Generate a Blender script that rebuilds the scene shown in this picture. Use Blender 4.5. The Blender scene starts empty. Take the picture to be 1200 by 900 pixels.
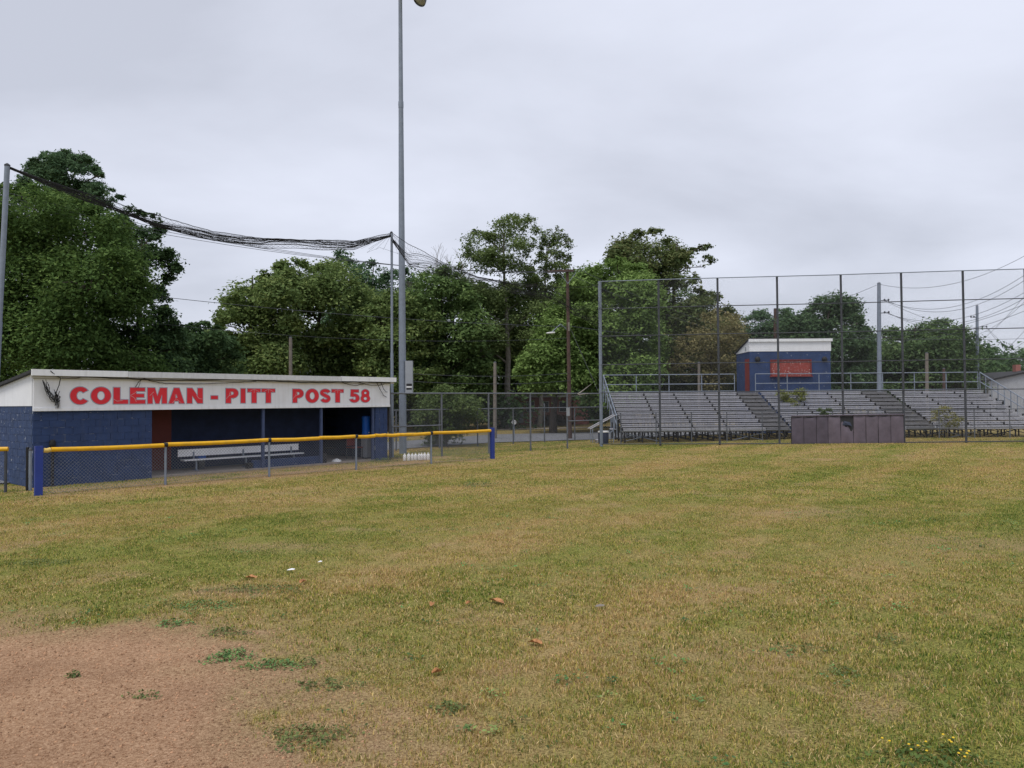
import bpy, math, random
import numpy as np
from mathutils import Vector, Matrix

random.seed(7)
rng = np.random.default_rng(7)
SC = bpy.context.scene
COL = SC.collection
R = math.radians

# ------------------------------------------------------------------ camera
CAM_H, FPX, PITCH, ROLL = 2.2, 900.0, math.atan(21 / 900), R(0.45)
_R0 = Vector((1, 0, 0)); _F = Vector((0, math.cos(PITCH), math.sin(PITCH))); _U0 = Vector((0, -math.sin(PITCH), math.cos(PITCH)))
_RT = _R0 * math.cos(ROLL) - _U0 * math.sin(ROLL)
_UP = _R0 * math.sin(ROLL) + _U0 * math.cos(ROLL)
cam = bpy.data.cameras.new('camera')
cam.sensor_width = 36; cam.lens = FPX / 1200 * 36; cam.clip_start = 0.1; cam.clip_end = 6000
camo = bpy.data.objects.new('camera', cam); COL.objects.link(camo)
m = Matrix.Identity(4)
for i in range(3):
    m[i][0] = _RT[i]; m[i][1] = _UP[i]; m[i][2] = -_F[i]
m[2][3] = CAM_H
camo.matrix_world = m
SC.camera = camo

# ------------------------------------------------------------------ world, sun, exposure
SUN_EL, SUN_AZ = R(64), R(215)          # azimuth clockwise from +Y
w = bpy.data.worlds.new('World'); SC.world = w; w.use_nodes = True
nt = w.node_tree; nt.nodes.clear()
def N(t, kind, **kw):
    n = t.nodes.new(kind)
    for k, v in kw.items(): setattr(n, k, v)
    return n
out = N(nt, 'ShaderNodeOutputWorld'); bg = N(nt, 'ShaderNodeBackground'); bg.inputs[1].default_value = 0.1
sky = N(nt, 'ShaderNodeTexSky', sky_type='NISHITA', sun_disc=False, sun_elevation=SUN_EL, sun_rotation=SUN_AZ)
tc = N(nt, 'ShaderNodeTexCoord'); sep = N(nt, 'ShaderNodeSeparateXYZ'); nt.links.new(tc.outputs['Generated'], sep.inputs[0])
def math_node(t, op, a, b=None, c=None):
    n = N(t, 'ShaderNodeMath', operation=op)
    for i, v in enumerate((a, b, c)):
        if v is None: continue
        if isinstance(v, (int, float)): n.inputs[i].default_value = v
        else: t.links.new(v, n.inputs[i])
    return n.outputs[0]
zz = math_node(nt, 'ADD', math_node(nt, 'MAXIMUM', sep.outputs[2], 0.0), 0.22)
comb = N(nt, 'ShaderNodeCombineXYZ')
nt.links.new(math_node(nt, 'DIVIDE', sep.outputs[0], zz), comb.inputs[0]); nt.links.new(math_node(nt, 'DIVIDE', sep.outputs[1], zz), comb.inputs[1])
nz = N(nt, 'ShaderNodeTexNoise'); nz.inputs['Scale'].default_value = 0.75; nz.inputs['Detail'].default_value = 7; nz.inputs['Roughness'].default_value = 0.5; nz.inputs['Distortion'].default_value = 0.25
mpw = N(nt, 'ShaderNodeMapping'); mpw.inputs['Scale'].default_value = (1.0, 1.35, 1.0); mpw.inputs['Location'].default_value = (2.2, .4, 0); nt.links.new(comb.outputs[0], mpw.inputs[0]); nt.links.new(mpw.outputs[0], nz.inputs['Vector'])
cr = N(nt, 'ShaderNodeValToRGB')
cr.color_ramp.elements[0].position = 0.36; cr.color_ramp.elements[0].color = (4.35, 4.55, 5.25, 1)
cr.color_ramp.elements[1].position = 0.64; cr.color_ramp.elements[1].color = (5.95, 6.2, 7.1, 1)
nt.links.new(nz.outputs[0], cr.inputs[0])
mx = N(nt, 'ShaderNodeMix', data_type='RGBA'); mx.inputs[0].default_value = 0.93
nt.links.new(sky.outputs[0], mx.inputs[6]); nt.links.new(cr.outputs[0], mx.inputs[7])
nt.links.new(mx.outputs[2], bg.inputs[0]); nt.links.new(bg.outputs[0], out.inputs[0])
sl = bpy.data.lights.new('sun', 'SUN'); sl.energy = 1.5; sl.angle = R(22); sl.color = (1.0, 0.95, 0.87)
so = bpy.data.objects.new('sun', sl); COL.objects.link(so)
sd = Vector((math.sin(SUN_AZ) * math.cos(SUN_EL), math.cos(SUN_AZ) * math.cos(SUN_EL), math.sin(SUN_EL)))
so.rotation_euler = sd.to_track_quat('Z', 'Y').to_euler()
SC.view_settings.view_transform = 'Standard'; SC.view_settings.look = 'None'
SC.view_settings.exposure = 0.48; SC.view_settings.gamma = 1.0; SC.view_settings.use_curve_mapping = False

# ------------------------------------------------------------------ helpers
def ray(px, py):
    return _F * FPX + _RT * (px - 600) + _UP * (450 - py)
def pix(px, py, Y):
    d = ray(px, py); return Vector((0, 0, CAM_H)) + d * (Y / d.y)
def grd(px, py, z=0.0):
    d = ray(px, py); return Vector((0, 0, CAM_H)) + d * ((z - CAM_H) / d.z)
def sm(t):
    t = np.clip(t, 0, 1); return t * t * (3 - 2 * t)
def _hash(i, j, s):
    h = (i.astype(np.int64) * 374761393 + j.astype(np.int64) * 668265263 + s * 974711) & 0x7fffffff
    h = ((h ^ (h >> 13)) * 1274126177) & 0x7fffffff
    return ((h ^ (h >> 16)) & 0xffff) / 65535.0
def vnoise(x, y, s=0):
    i = np.floor(x); j = np.floor(y); a = x - i; b = y - j
    a = a * a * (3 - 2 * a); b = b * b * (3 - 2 * b)
    return (_hash(i, j, s) * (1 - a) + _hash(i + 1, j, s) * a) * (1 - b) + (_hash(i, j + 1, s) * (1 - a) + _hash(i + 1, j + 1, s) * a) * b
def fbm(x, y, s=0, o=4):
    v = 0; a = 0.5; t = 0
    for k in range(o):
        v = v + a * vnoise(x * 2 ** k + 17.3 * k, y * 2 ** k - 9.1 * k, s + k); t += a; a *= 0.55
    return v / t
def gz(x, y):
    x = np.asarray(x, float); y = np.asarray(y, float)
    return 0.17 * sm((x - 4) / 14) * sm((y - 24) / 10) + 0.05 * (fbm(x * .35, y * .35, 50, 2) - .5) * sm((26 - y) / 6) * sm((y - 2) / 3)
def g1(x, y): return float(gz(x, y))

class MB:
    def __init__(s): s.v = []; s.f = []
    def add(s, vs, fs):
        b = len(s.v); s.v += [tuple(v) for v in vs]; s.f += [tuple(i + b for i in f) for f in fs]; return s
    def box(s, x0, x1, y0, y1, z0, z1, M=None):
        vs = [Vector(p) for p in ((x0, y0, z0), (x1, y0, z0), (x1, y1, z0), (x0, y1, z0), (x0, y0, z1), (x1, y0, z1), (x1, y1, z1), (x0, y1, z1))]
        if M is not None: vs = [M @ v for v in vs]
        return s.add(vs, [(0, 3, 2, 1), (4, 5, 6, 7), (0, 1, 5, 4), (1, 2, 6, 5), (2, 3, 7, 6), (3, 0, 4, 7)])
    def tube(s, pts, rad, n=8, cap=True):
        pts = [Vector(p) for p in pts]; k = len(pts)
        if isinstance(rad, (int, float)): rad = [rad] * k
        ref = None; rings = []
        for i, p in enumerate(pts):
            t = (pts[min(i + 1, k - 1)] - pts[max(i - 1, 0)])
            t = t.normalized() if t.length > 1e-9 else Vector((0, 0, 1))
            if ref is None:
                ref = Vector((1, 0, 0)) if abs(t.x) < 0.8 else Vector((0, 1, 0))
            a = (ref - t * ref.dot(t)).normalized(); b = t.cross(a); ref = a
            rings.append([p + (a * math.cos(2 * math.pi * q / n) + b * math.sin(2 * math.pi * q / n)) * rad[i] for q in range(n)])
        vs = [v for r_ in rings for v in r_]; fs = []
        for i in range(k - 1):
            for q in range(n):
                fs.append((i * n + q, i * n + (q + 1) % n, (i + 1) * n + (q + 1) % n, (i + 1) * n + q))
        if cap: fs += [tuple(range(n - 1, -1, -1)), tuple((k - 1) * n + q for q in range(n))]
        return s.add(vs, fs)
    def lathe(s, prof, n=16, M=None):
        vs = []; fs = []
        for r_, z in prof:
            for q in range(n):
                v = Vector((r_ * math.cos(2 * math.pi * q / n), r_ * math.sin(2 * math.pi * q / n), z)); vs.append(M @ v if M is not None else v)
        for i in range(len(prof) - 1):
            for q in range(n): fs.append((i * n + q, i * n + (q + 1) % n, (i + 1) * n + (q + 1) % n, (i + 1) * n + q))
        fs += [tuple(range(n - 1, -1, -1)), tuple((len(prof) - 1) * n + q for q in range(n))]
        return s.add(vs, fs)
    def prism(s, poly, y0, y1):       # poly in local x,z ; extruded along y
        n = len(poly); vs = [(x, y0, z) for x, z in poly] + [(x, y1, z) for x, z in poly]
        fs = [tuple(range(n)), tuple(range(2 * n - 1, n - 1, -1))] + [(i, i + n, (i + 1) % n + n, (i + 1) % n) for i in range(n)]
        return s.add(vs, fs)
    def mesh(s, name, mat, smooth=False):
        me = bpy.data.meshes.new(name); me.from_pydata(s.v, [], s.f)
        if mat: me.materials.append(mat)
        if smooth: me.shade_smooth(); me.set_sharp_from_angle(angle=R(48))
        return me
    def obj(s, name, mat, parent=None, smooth=False, loc=None):
        return link(name, s.mesh(name, mat, smooth), parent, loc)
def link(name, me, parent=None, loc=None):
    o = bpy.data.objects.new(name, me); COL.objects.link(o)
    if parent is not None: o.parent = parent
    if loc is not None: o.location = loc
    return o
def tag(o, label=None, cat=None, group=None, kind=None):
    if label: o['label'] = label
    if cat: o['category'] = cat
    if group: o['group'] = group
    if kind: o['kind'] = kind
    return o
def thing(name, label, cat, loc=(0, 0, 0), rz=0, group=None):
    o = bpy.data.objects.new(name, None); COL.objects.link(o); o.empty_display_size = .2
    o.location = loc; o.rotation_euler = (0, 0, rz)
    return tag(o, label, cat, group)
def copy_tree(o, parent=None):
    c = o.copy(); COL.objects.link(c)
    if parent is not None: c.parent = parent
    for ch in list(o.children): copy_tree(ch, c)
    return c
def np_mesh(name, V, tris, mat, col=None, smooth=False):
    me = bpy.data.meshes.new(name)
    me.vertices.add(len(V)); me.vertices.foreach_set('co', np.ascontiguousarray(V, dtype=np.float32).ravel())
    k = tris.shape[1]; n = len(tris)
    me.loops.add(n * k); me.loops.foreach_set('vertex_index', np.ascontiguousarray(tris, dtype=np.int32).ravel())
    me.polygons.add(n); me.polygons.foreach_set('loop_start', np.arange(0, n * k, k, dtype=np.int32)); me.polygons.foreach_set('loop_total', np.full(n, k, dtype=np.int32))
    if smooth: me.polygons.foreach_set('use_smooth', np.ones(n, dtype=bool))
    me.update(calc_edges=True)
    if col is not None:
        a = me.attributes.new('tint', 'FLOAT_COLOR', 'POINT')
        c = np.ones((len(V), 4), dtype=np.float32); c[:, :3] = col
        a.data.foreach_set('color', c.ravel())
    if mat: me.materials.append(mat)
    return me

# ------------------------------------------------------------------ materials
def newmat(name):
    M = bpy.data.materials.new(name); M.use_nodes = True; t = M.node_tree
    return M, t, t.nodes['Principled BSDF']
def mat(name, c, rough=.7, metal=0.0, var=.18, scale=6.0, bump=0.0, bscale=40.0, spots=None, streak=None, spec=.4):
    """principled with two scales of colour wear; spots=(colour, scale, threshold): paint loss; streak: vertical run-down grime"""
    M, t, b = newmat(name); b.inputs['Roughness'].default_value = rough; b.inputs['Metallic'].default_value = metal
    b.inputs['Specular IOR Level'].default_value = spec
    tcn = N(t, 'ShaderNodeNewGeometry'); tcn_o = tcn.outputs['Position']
    n1 = N(t, 'ShaderNodeTexNoise'); n1.inputs['Scale'].default_value = scale; n1.inputs['Detail'].default_value = 8; n1.inputs['Roughness'].default_value = .65
    t.links.new(tcn_o, n1.inputs['Vector'])
    rp = N(t, 'ShaderNodeMapRange'); rp.inputs[1].default_value = .3; rp.inputs[2].default_value = .7; rp.inputs[3].default_value = 1 - var; rp.inputs[4].default_value = 1 + var
    t.links.new(n1.outputs[0], rp.inputs[0])
    vm = N(t, 'ShaderNodeVectorMath', operation='SCALE'); vm.inputs[0].default_value = c[:3]; t.links.new(rp.outputs[0], vm.inputs['Scale'])
    cur = vm.outputs[0]
    if streak:
        mp = N(t, 'ShaderNodeMapping'); mp.inputs['Scale'].default_value = (9, 9, .7); t.links.new(tcn_o, mp.inputs[0])
        n3 = N(t, 'ShaderNodeTexNoise'); n3.inputs['Scale'].default_value = 1; n3.inputs['Detail'].default_value = 5; t.links.new(mp.outputs[0], n3.inputs['Vector'])
        r3 = N(t, 'ShaderNodeMapRange'); r3.inputs[1].default_value = .5; r3.inputs[2].default_value = .8; r3.inputs[3].default_value = 0; r3.inputs[4].default_value = streak[1]; t.links.new(n3.outputs[0], r3.inputs[0])
        mm = N(t, 'ShaderNodeMix', data_type='RGBA'); t.links.new(r3.outputs[0], mm.inputs[0]); t.links.new(cur, mm.inputs[6]); mm.inputs[7].default_value = (*streak[0], 1); cur = mm.outputs[2]
    if spots:
        n2 = N(t, 'ShaderNodeTexNoise'); n2.inputs['Scale'].default_value = spots[1]; n2.inputs['Detail'].default_value = 6; n2.inputs['Roughness'].default_value = .7; t.links.new(tcn_o, n2.inputs['Vector'])
        r2 = N(t, 'ShaderNodeMapRange'); r2.inputs[1].default_value = spots[2]; r2.inputs[2].default_value = spots[2] + .04; t.links.new(n2.outputs[0], r2.inputs[0])
        mm = N(t, 'ShaderNodeMix', data_type='RGBA'); t.links.new(r2.outputs[0], mm.inputs[0]); t.links.new(cur, mm.inputs[6]); mm.inputs[7].default_value = (*spots[0], 1); cur = mm.outputs[2]
    t.links.new(cur, b.inputs['Base Color'])
    if bump:
        n4 = N(t, 'ShaderNodeTexNoise'); n4.inputs['Scale'].default_value = bscale; n4.inputs['Detail'].default_value = 5; t.links.new(tcn_o, n4.inputs['Vector'])
        bp = N(t, 'ShaderNodeBump'); bp.inputs['Strength'].default_value = bump; bp.inputs['Distance'].default_value = .01; t.links.new(n4.outputs[0], bp.inputs['Height']); t.links.new(bp.outputs[0], b.inputs['Normal'])
    return M
def tint_mat(name, rough=.7, transl=.0, spec=.25, gain=1.0):
    M, t, b = newmat(name); b.inputs['Roughness'].default_value = rough; b.inputs['Specular IOR Level'].default_value = spec
    a = N(t, 'ShaderNodeAttribute', attribute_name='tint')
    src = a.outputs['Color']
    if gain != 1.0:
        vm = N(t, 'ShaderNodeVectorMath', operation='SCALE'); t.links.new(src, vm.inputs[0]); vm.inputs['Scale'].default_value = gain; src = vm.outputs[0]
    t.links.new(src, b.inputs['Base Color'])
    if transl:
        tr = N(t, 'ShaderNodeBsdfTranslucent'); t.links.new(src, tr.inputs[0])
        ms = N(t, 'ShaderNodeMixShader'); ms.inputs[0].default_value = transl
        o = t.nodes['Material Output']; t.links.new(b.outputs[0], ms.inputs[1]); t.links.new(tr.outputs[0], ms.inputs[2]); t.links.new(ms.outputs[0], o.inputs[0])
    return M
M_navy = mat('navy_painted_block', (.025, .050, .134), .75, var=.22, scale=3, bump=.5, bscale=60, spots=((.30, .33, .38), 9, .665), streak=((.06, .07, .10), .35))
M_navy_worn = mat('navy_painted_block_worn', (.027, .053, .132), .75, var=.25, scale=3, bump=.5, bscale=60, spots=((.34, .36, .4), 8, .615), streak=((.07, .08, .11), .35))
M_navy_in = mat('shade_dark_navy_block', (.016, .027, .068), .85, var=.25, scale=3, bump=.5, bscale=60)  # interior shade painted in as a darker navy than the outer walls
M_mortar = mat('painted_mortar', (.045, .075, .17), .85, var=.3, scale=5, spots=((.28, .31, .37), 3.5, .55))
M_navy_far = mat('press_box_navy', (.025, .050, .134), .75, var=.25, scale=2, spots=((.5, .52, .55), 6, .63))
M_white = mat('white_painted_board', (.80, .81, .84), .6, var=.05, scale=2, streak=((.58, .58, .57), .3))
M_trim = mat('white_metal_trim', (.82, .83, .85), .45, var=.04, scale=3, streak=((.36, .36, .36), .3))
M_trim2 = mat('greyed_metal_trim', (.62, .63, .65), .5, var=.08, scale=10, streak=((.33, .33, .33), .35))
M_soffit = mat('soffit_board', (.46, .45, .42), .7, var=.12, scale=3)
M_dark = mat('dark_roofing', (.03, .03, .033), .8, var=.3)
M_red_door = mat('red_painted_door', (.12, .018, .014), .6, var=.2, scale=2)
M_red_peel = mat('peeling_red_shutter', (.27, .045, .035), .7, var=.2, scale=2, spots=((.55, .47, .44), 15, .585))
M_red_frame = mat('red_frame', (.19, .028, .024), .7, var=.2)
M_let_red = mat('sign_red_vinyl', (.74, .022, .038), .5, var=.12, scale=3)
M_let_edge = mat('sign_letter_edge', (.36, .40, .50), .6, var=.05)
M_conc = mat('concrete', (.30, .26, .22), .9, var=.25, scale=5, bump=.3)
M_asph = mat('asphalt_road', (.17, .175, .19), .9, var=.16, scale=1.5, bump=.3)
M_galv = mat('galvanised_steel', (.215, .25, .31), .5, metal=.08, var=.14, scale=5, streak=((.2, .21, .23), .4))
M_galv_fence = mat('dull_galvanised_pipe', (.12, .13, .15), .6, metal=.05, var=.2, scale=4)
M_galv_dark = mat('weathered_dark_steel', (.065, .07, .082), .6, metal=.2, var=.25, scale=4)
M_wire = mat('chain_link_wire', (.20, .21, .23), .55, metal=.4, var=.15)
M_wire_dark = mat('dark_chain_link_wire', (.10, .105, .115), .6, metal=.3, var=.15)
M_alu = mat('weathered_aluminium_plank', (.405, .405, .445), .55, metal=.05, var=.14, scale=4, streak=((.25, .24, .24), .3))
M_alu_foot = mat('weathered_aluminium_footboard', (.20, .197, .205), .6, metal=.1, var=.22, scale=4)
M_frame = mat('dark_angle_iron', (.014, .014, .016), .7, var=.3)
M_yellow = mat('yellow_plastic_cap', (.74, .40, .008), .45, var=.12, scale=5, streak=((.42, .25, .06), .4))
M_yellow_pale = mat('faded_yellow_cap', (.66, .46, .12), .45, var=.12, scale=5)
M_blue_post = mat('blue_painted_post', (.02, .045, .25), .45, var=.12, scale=5)
M_blue = mat('blue_plastic', (.02, .14, .60), .45, var=.1)
M_net = mat('black_netting', (.018, .018, .02), .8, var=.2)
M_black = mat('black_rubber', (.016, .016, .018), .6, var=.2)
M_wood = mat('weathered_pole_wood', (.085, .052, .043), .85, var=.3, scale=8, bump=.4, bscale=20)
M_wood_grey = mat('grey_weathered_wood', (.19, .165, .14), .85, var=.25, scale=8)
M_bark = mat('bark', (.075, .06, .05), .9, var=.35, scale=6, bump=.6, bscale=14)
M_bark_pale = mat('pale_bark', (.23, .21, .185), .85, var=.3, scale=5, bump=.4, bscale=14)
M_pad = mat('faded_purple_vinyl', (.09, .074, .098), .6, var=.25, scale=2.5, streak=((.08, .07, .085), .5), bump=.2, bscale=6)
M_pad_lt = mat('faded_purple_vinyl_pale', (.125, .102, .128), .6, var=.22, scale=2.5, streak=((.1, .085, .1), .5), bump=.2, bscale=6)
M_whitep = mat('white_plastic', (.70, .70, .70), .45, var=.05)
M_bench = mat('white_bench_plank', (.78, .79, .82), .45, var=.06, scale=4, streak=((.4, .4, .4), .3))
M_grey_box = mat('grey_painted_cabinet', (.33, .35, .38), .5, metal=.1, var=.08)
M_brick = mat('red_brown_brick', (.30, .13, .10), .85, var=.3, scale=14)
M_brick_lt = mat('light_red_brick', (.34, .14, .115), .85, var=.25, scale=14)
M_shingle = mat('dark_shingle', (.04, .045, .055), .85, var=.3, scale=6)
M_window = mat('dark_window_glass', (.05, .06, .075), .15, var=.3)
M_blockgrey = mat('whitewashed_block', (.40, .41, .44), .8, var=.15, scale=1.5, streak=((.28, .28, .29), .4))
M_paper = mat('white_scrap', (.75, .75, .76), .6, var=.05)
M_leaf_dry = mat('dry_orange_leaf', (.40, .19, .075), .7, var=.5, scale=30)
M_foliage = tint_mat('foliage', .75, .3, .1, gain=1.36)
M_weed = tint_mat('weed_leaves', .6, .2)
M_grass = tint_mat('grass_blades', .8, .25, .06, gain=1.11)

# ------------------------------------------------------------------ ground
def mound_mask(x, y):
    """1 on the bare infield dirt, falling to 0 in the grass"""
    d = np.hypot(x + 4.6, y - 4.3)
    e = 3.22 + 0.75 * (fbm(x * 1.1, y * 1.1, 3, 4) - .5) * 2
    return sm((e - d + .5 * (fbm(x * 6, y * 6, 13, 3) - .5)) / .34 + .5)
F0g, F1g = grd(45, 580.5), grd(577, 537.7)
def bare_mask(x, y):
    """thin grass: transition round the dirt and scattered bare scrapes"""
    d = np.hypot(x + 4.6, y - 4.3)
    tr = sm((4.75 - d) / 1.6) * sm((fbm(x * 1.6, y * 1.6, 11, 4) - .34) / .16) * .97
    sc = sm((fbm(x * .9, y * .9, 23, 5) - .66) / .10) * .5
    for (px_, py_, rx, ry) in ((425, 850, .75, .42), (345, 800, .40, .24), (300, 762, .42, .2), (385, 815, .45, .25), (60, 738, .9, .3), (180, 735, .8, .2), (470, 878, .5, .25), (265, 694, .5, .28), (300, 740, .35, .2), (835, 770, .8, .45), (560, 716, .35, .2), (860, 690, .5, .2), (960, 600, 2.2, 1.0), (1180, 640, 2.2, 1.2), (330, 640, 1.1, .5), (520, 545, 3.0, .5)):
        c = grd(px_, py_)
        q = ((x - c.x) / rx) ** 2 + ((y - c.y) / ry) ** 2
        sc = np.maximum(sc, np.exp(-q * 1.2) * (.1 + .9 * fbm(x * 3, y * 3, 31, 3)) * (1.75 if px_ < 480 and py_ > 690 else 1))
    fx, fy = F1g.x - F0g.x, F1g.y - F0g.y; fl_ = math.hypot(fx, fy); tt_ = ((x - F0g.x) * fx + (y - F0g.y) * fy) / fl_; dd_ = ((x - F0g.x) * -fy + (y - F0g.y) * fx) / fl_
    al = sm((tt_ + 1) / 1.5) * sm((fl_ + .5 - tt_) / 1.5); nn_ = fbm(x * 1.5, y * 1.5, 93, 4)
    strip_ = np.exp(-((dd_ + .25) / .55) ** 2) * (.25 + 1.1 * nn_) + sm((dd_ - .1) / .5) * sm((4.0 - dd_) / 1.0) * sm((nn_ - .38) / .14) * .8
    return np.clip(np.maximum(np.maximum(tr, sc), al * strip_), 0, 1)
def straw(x, y):
    a = fbm(x * .22 + 3, y * .30, 5, 5); b = fbm(x * 1.1, y * 1.4, 7, 4); c = fbm((x * .6 + y * .8) * .12, (x * .8 - y * .6) * .8, 9, 3)
    return np.clip(.475 + (a - .5) * .35 + (b - .5) * .65 + (c - .5) * .9 + .05 * sm((y - 15) / 10) - .10 * sm((x - .5) / 4) * sm((17 - y) / 8), 0, 1)
def geo(a, b, k, n): return a + (b - a) * (np.geomspace(1, k, n) - 1) / (k - 1)
xs = np.concatenate([-geo(40, 3000, 400, 22)[::-1], np.arange(-39.6, -9, .45), np.arange(-9, 9, .09), np.arange(9, 40, .45), geo(40, 3000, 400, 22)])
ys = np.concatenate([-geo(2, 2500, 400, 20)[::-1], np.arange(-1.6, 3.6, .4), np.arange(3.6, 14, .085), np.arange(14, 60, .35), geo(60, 4000, 400, 26)])
X, Y = np.meshgrid(xs, ys); V = np.stack([X.ravel(), Y.ravel(), gz(X.ravel(), Y.ravel())], 1)
md = mound_mask(V[:, 0], V[:, 1]); dd = np.hypot(V[:, 0] + 4.6, V[:, 1] - 4.3); md2 = sm((3.05 - dd + 1.5 * (fbm(V[:, 0] * 1.1, V[:, 1] * 1.1, 3, 4) - .5)) / .9 + .35)
nx, ny = len(xs), len(ys)
idx = np.arange(nx * ny).reshape(ny, nx)
q = np.stack([idx[:-1, :-1].ravel(), idx[:-1, 1:].ravel(), idx[1:, 1:].ravel(), idx[1:, :-1].ravel()], 1)
bm_ = bare_mask(V[:, 0], V[:, 1])
V[:, 2] += .015 * md * (fbm(V[:, 0] * 9, V[:, 1] * 9, 41, 3) - .5)
st_v = straw(V[:, 0], V[:, 1])
litter_shade = np.maximum(sm((V[:, 1] - 44 - .25 * V[:, 0]) / 3) * (V[:, 0] < 7), sm((V[:, 1] - 39.3) / .8) * (V[:, 0] > 5.2))  # leaf litter and soil tone; also paints tree and bleacher shade into the ground
cov = np.stack([md2, np.maximum(np.maximum(bm_, md), litter_shade * (.35 + .5 * fbm(V[:, 0], V[:, 1], 88, 3))), st_v * (1 - .8 * litter_shade)], 1)
Mg, t, b = newmat('field_ground'); b.inputs['Roughness'].default_value = 1.0; b.inputs['Specular IOR Level'].default_value = .03
a = N(t, 'ShaderNodeAttribute', attribute_name='tint'); sp = N(t, 'ShaderNodeSeparateColor'); t.links.new(a.outputs['Color'], sp.inputs[0])
tcn = N(t, 'ShaderNodeTexCoord')
def noise(sc, det=6, ro=.6, src=None):
    n = N(t, 'ShaderNodeTexNoise'); n.inputs['Scale'].default_value = sc; n.inputs['Detail'].default_value = det; n.inputs['Roughness'].default_value = ro
    t.links.new(src or tcn.outputs['Object'], n.inputs['Vector']); return n.outputs[0]
def ramp(f, *st):
    r_ = N(t, 'ShaderNodeValToRGB'); e = r_.color_ramp.elements
    while len(e) < len(st): e.new(.5)
    for k, (p, c) in enumerate(st): e[k].position = p; e[k].color = (*c, 1)
    t.links.new(f, r_.inputs[0]); return r_.outputs[0]
def mixc(f, A, B):
    n = N(t, 'ShaderNodeMix', data_type='RGBA'); t.links.new(f, n.inputs[0]); t.links.new(A, n.inputs[6]); t.links.new(B, n.inputs[7]); return n.outputs[2]
fine = noise(42, 8, .72); fine2 = noise(120, 4, .7); mid = noise(3.2, 6, .6)
gmix = math_node(t, 'ADD', math_node(t, 'MULTIPLY', fine, .55), math_node(t, 'MULTIPLY', fine2, .45))
dirt = ramp(gmix, (.38, (.16, .075, .040)), (.46, (.315, .19, .112)), (.53, (.415, .263, .162)), (.62, (.62, .42, .275)))
soil = ramp(gmix, (.38, (.085, .05, .03)), (.49, (.30, .19, .115)), (.6, (.50, .35, .22)))
gg = ramp(gmix, (.40, (.03, .03, .012)), (.49, (.15, .16, .04)), (.57, (.33, .32, .085)))
gs = ramp(gmix, (.40, (.07, .045, .025)), (.49, (.28, .205, .085)), (.58, (.48, .36, .17)))
sf = N(t, 'ShaderNodeMapRange'); sf.inputs[1].default_value = .25; sf.inputs[2].default_value = .8
t.links.new(math_node(t, 'ADD', sp.outputs[2], math_node(t, 'MULTIPLY', math_node(t, 'SUBTRACT', mid, .5), .7)), sf.inputs[0])
gcol = mixc(sf.outputs[0], gg, gs)
c1 = mixc(math_node(t, 'MULTIPLY', sp.outputs[1], .8), gcol, soil)
dk = ramp(noise(.9, 5, .6), (.35, (.8, .78, .78)), (.6, (1.02, 1.02, 1.02)))
vm = N(t, 'ShaderNodeVectorMath', operation='MULTIPLY'); t.links.new(dirt, vm.inputs[0]); t.links.new(dk, vm.inputs[1])
c2 = mixc(sp.outputs[0], c1, vm.outputs[0])
t.links.new(c2, b.inputs['Base Color'])
bp = N(t, 'ShaderNodeBump'); bp.inputs['Strength'].default_value = 1.0; bp.inputs['Distance'].default_value = .018; t.links.new(gmix, bp.inputs['Height']); t.links.new(bp.outputs[0], b.inputs['Normal'])
me = np_mesh('ground', V, q, Mg, cov, True)
ground = link('ground', me); tag(ground, kind='structure')

# road beyond the fence with a concrete kerb
def strip(name, far, near, lift, m, kind='structure', ext=True):
    fa = [grd(*p) for p in far]; na = [grd(*p) for p in near]; vs = []; fs = []
    rows = []
    for A, B in zip(fa, na): rows.append((A, B))
    d0 = (rows[0][0] - rows[1][0]).normalized() * 40; d1 = (rows[-1][0] - rows[-2][0]).normalized() * 120
    rows = [(rows[0][0] + d0, rows[0][1] + d0)] + rows + [(rows[-1][0] + d1, rows[-1][1] + d1)]
    fin = []
    for i in range(len(rows) - 1):
        n = 12
        for k in range(n): fin.append((rows[i][0].lerp(rows[i + 1][0], k / n), rows[i][1].lerp(rows[i + 1][1], k / n)))
    fin.append(rows[-1])
    for A, B in fin:
        vs += [(A.x, A.y, g1(A.x, A.y) + lift), (B.x, B.y, g1(B.x, B.y) + lift)]
    for i in range(len(fin) - 1): fs.append((2 * i, 2 * i + 1, 2 * i + 3, 2 * i + 2))
    o = MB().add(vs, fs).obj(name, m); tag(o, kind=kind); return o
road_far = [(478, 517), (580, 509.5), (715, 506.5)]; road_near = [(478, 526), (580, 519), (715, 515)]
strip('road', road_far, road_near, .035, M_asph)
strip('pavement', [(478, 510.5), (580, 503), (715, 500.5)], [(478, 511.8), (580, 504.3), (715, 501.6)], .04, M_conc)

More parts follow.
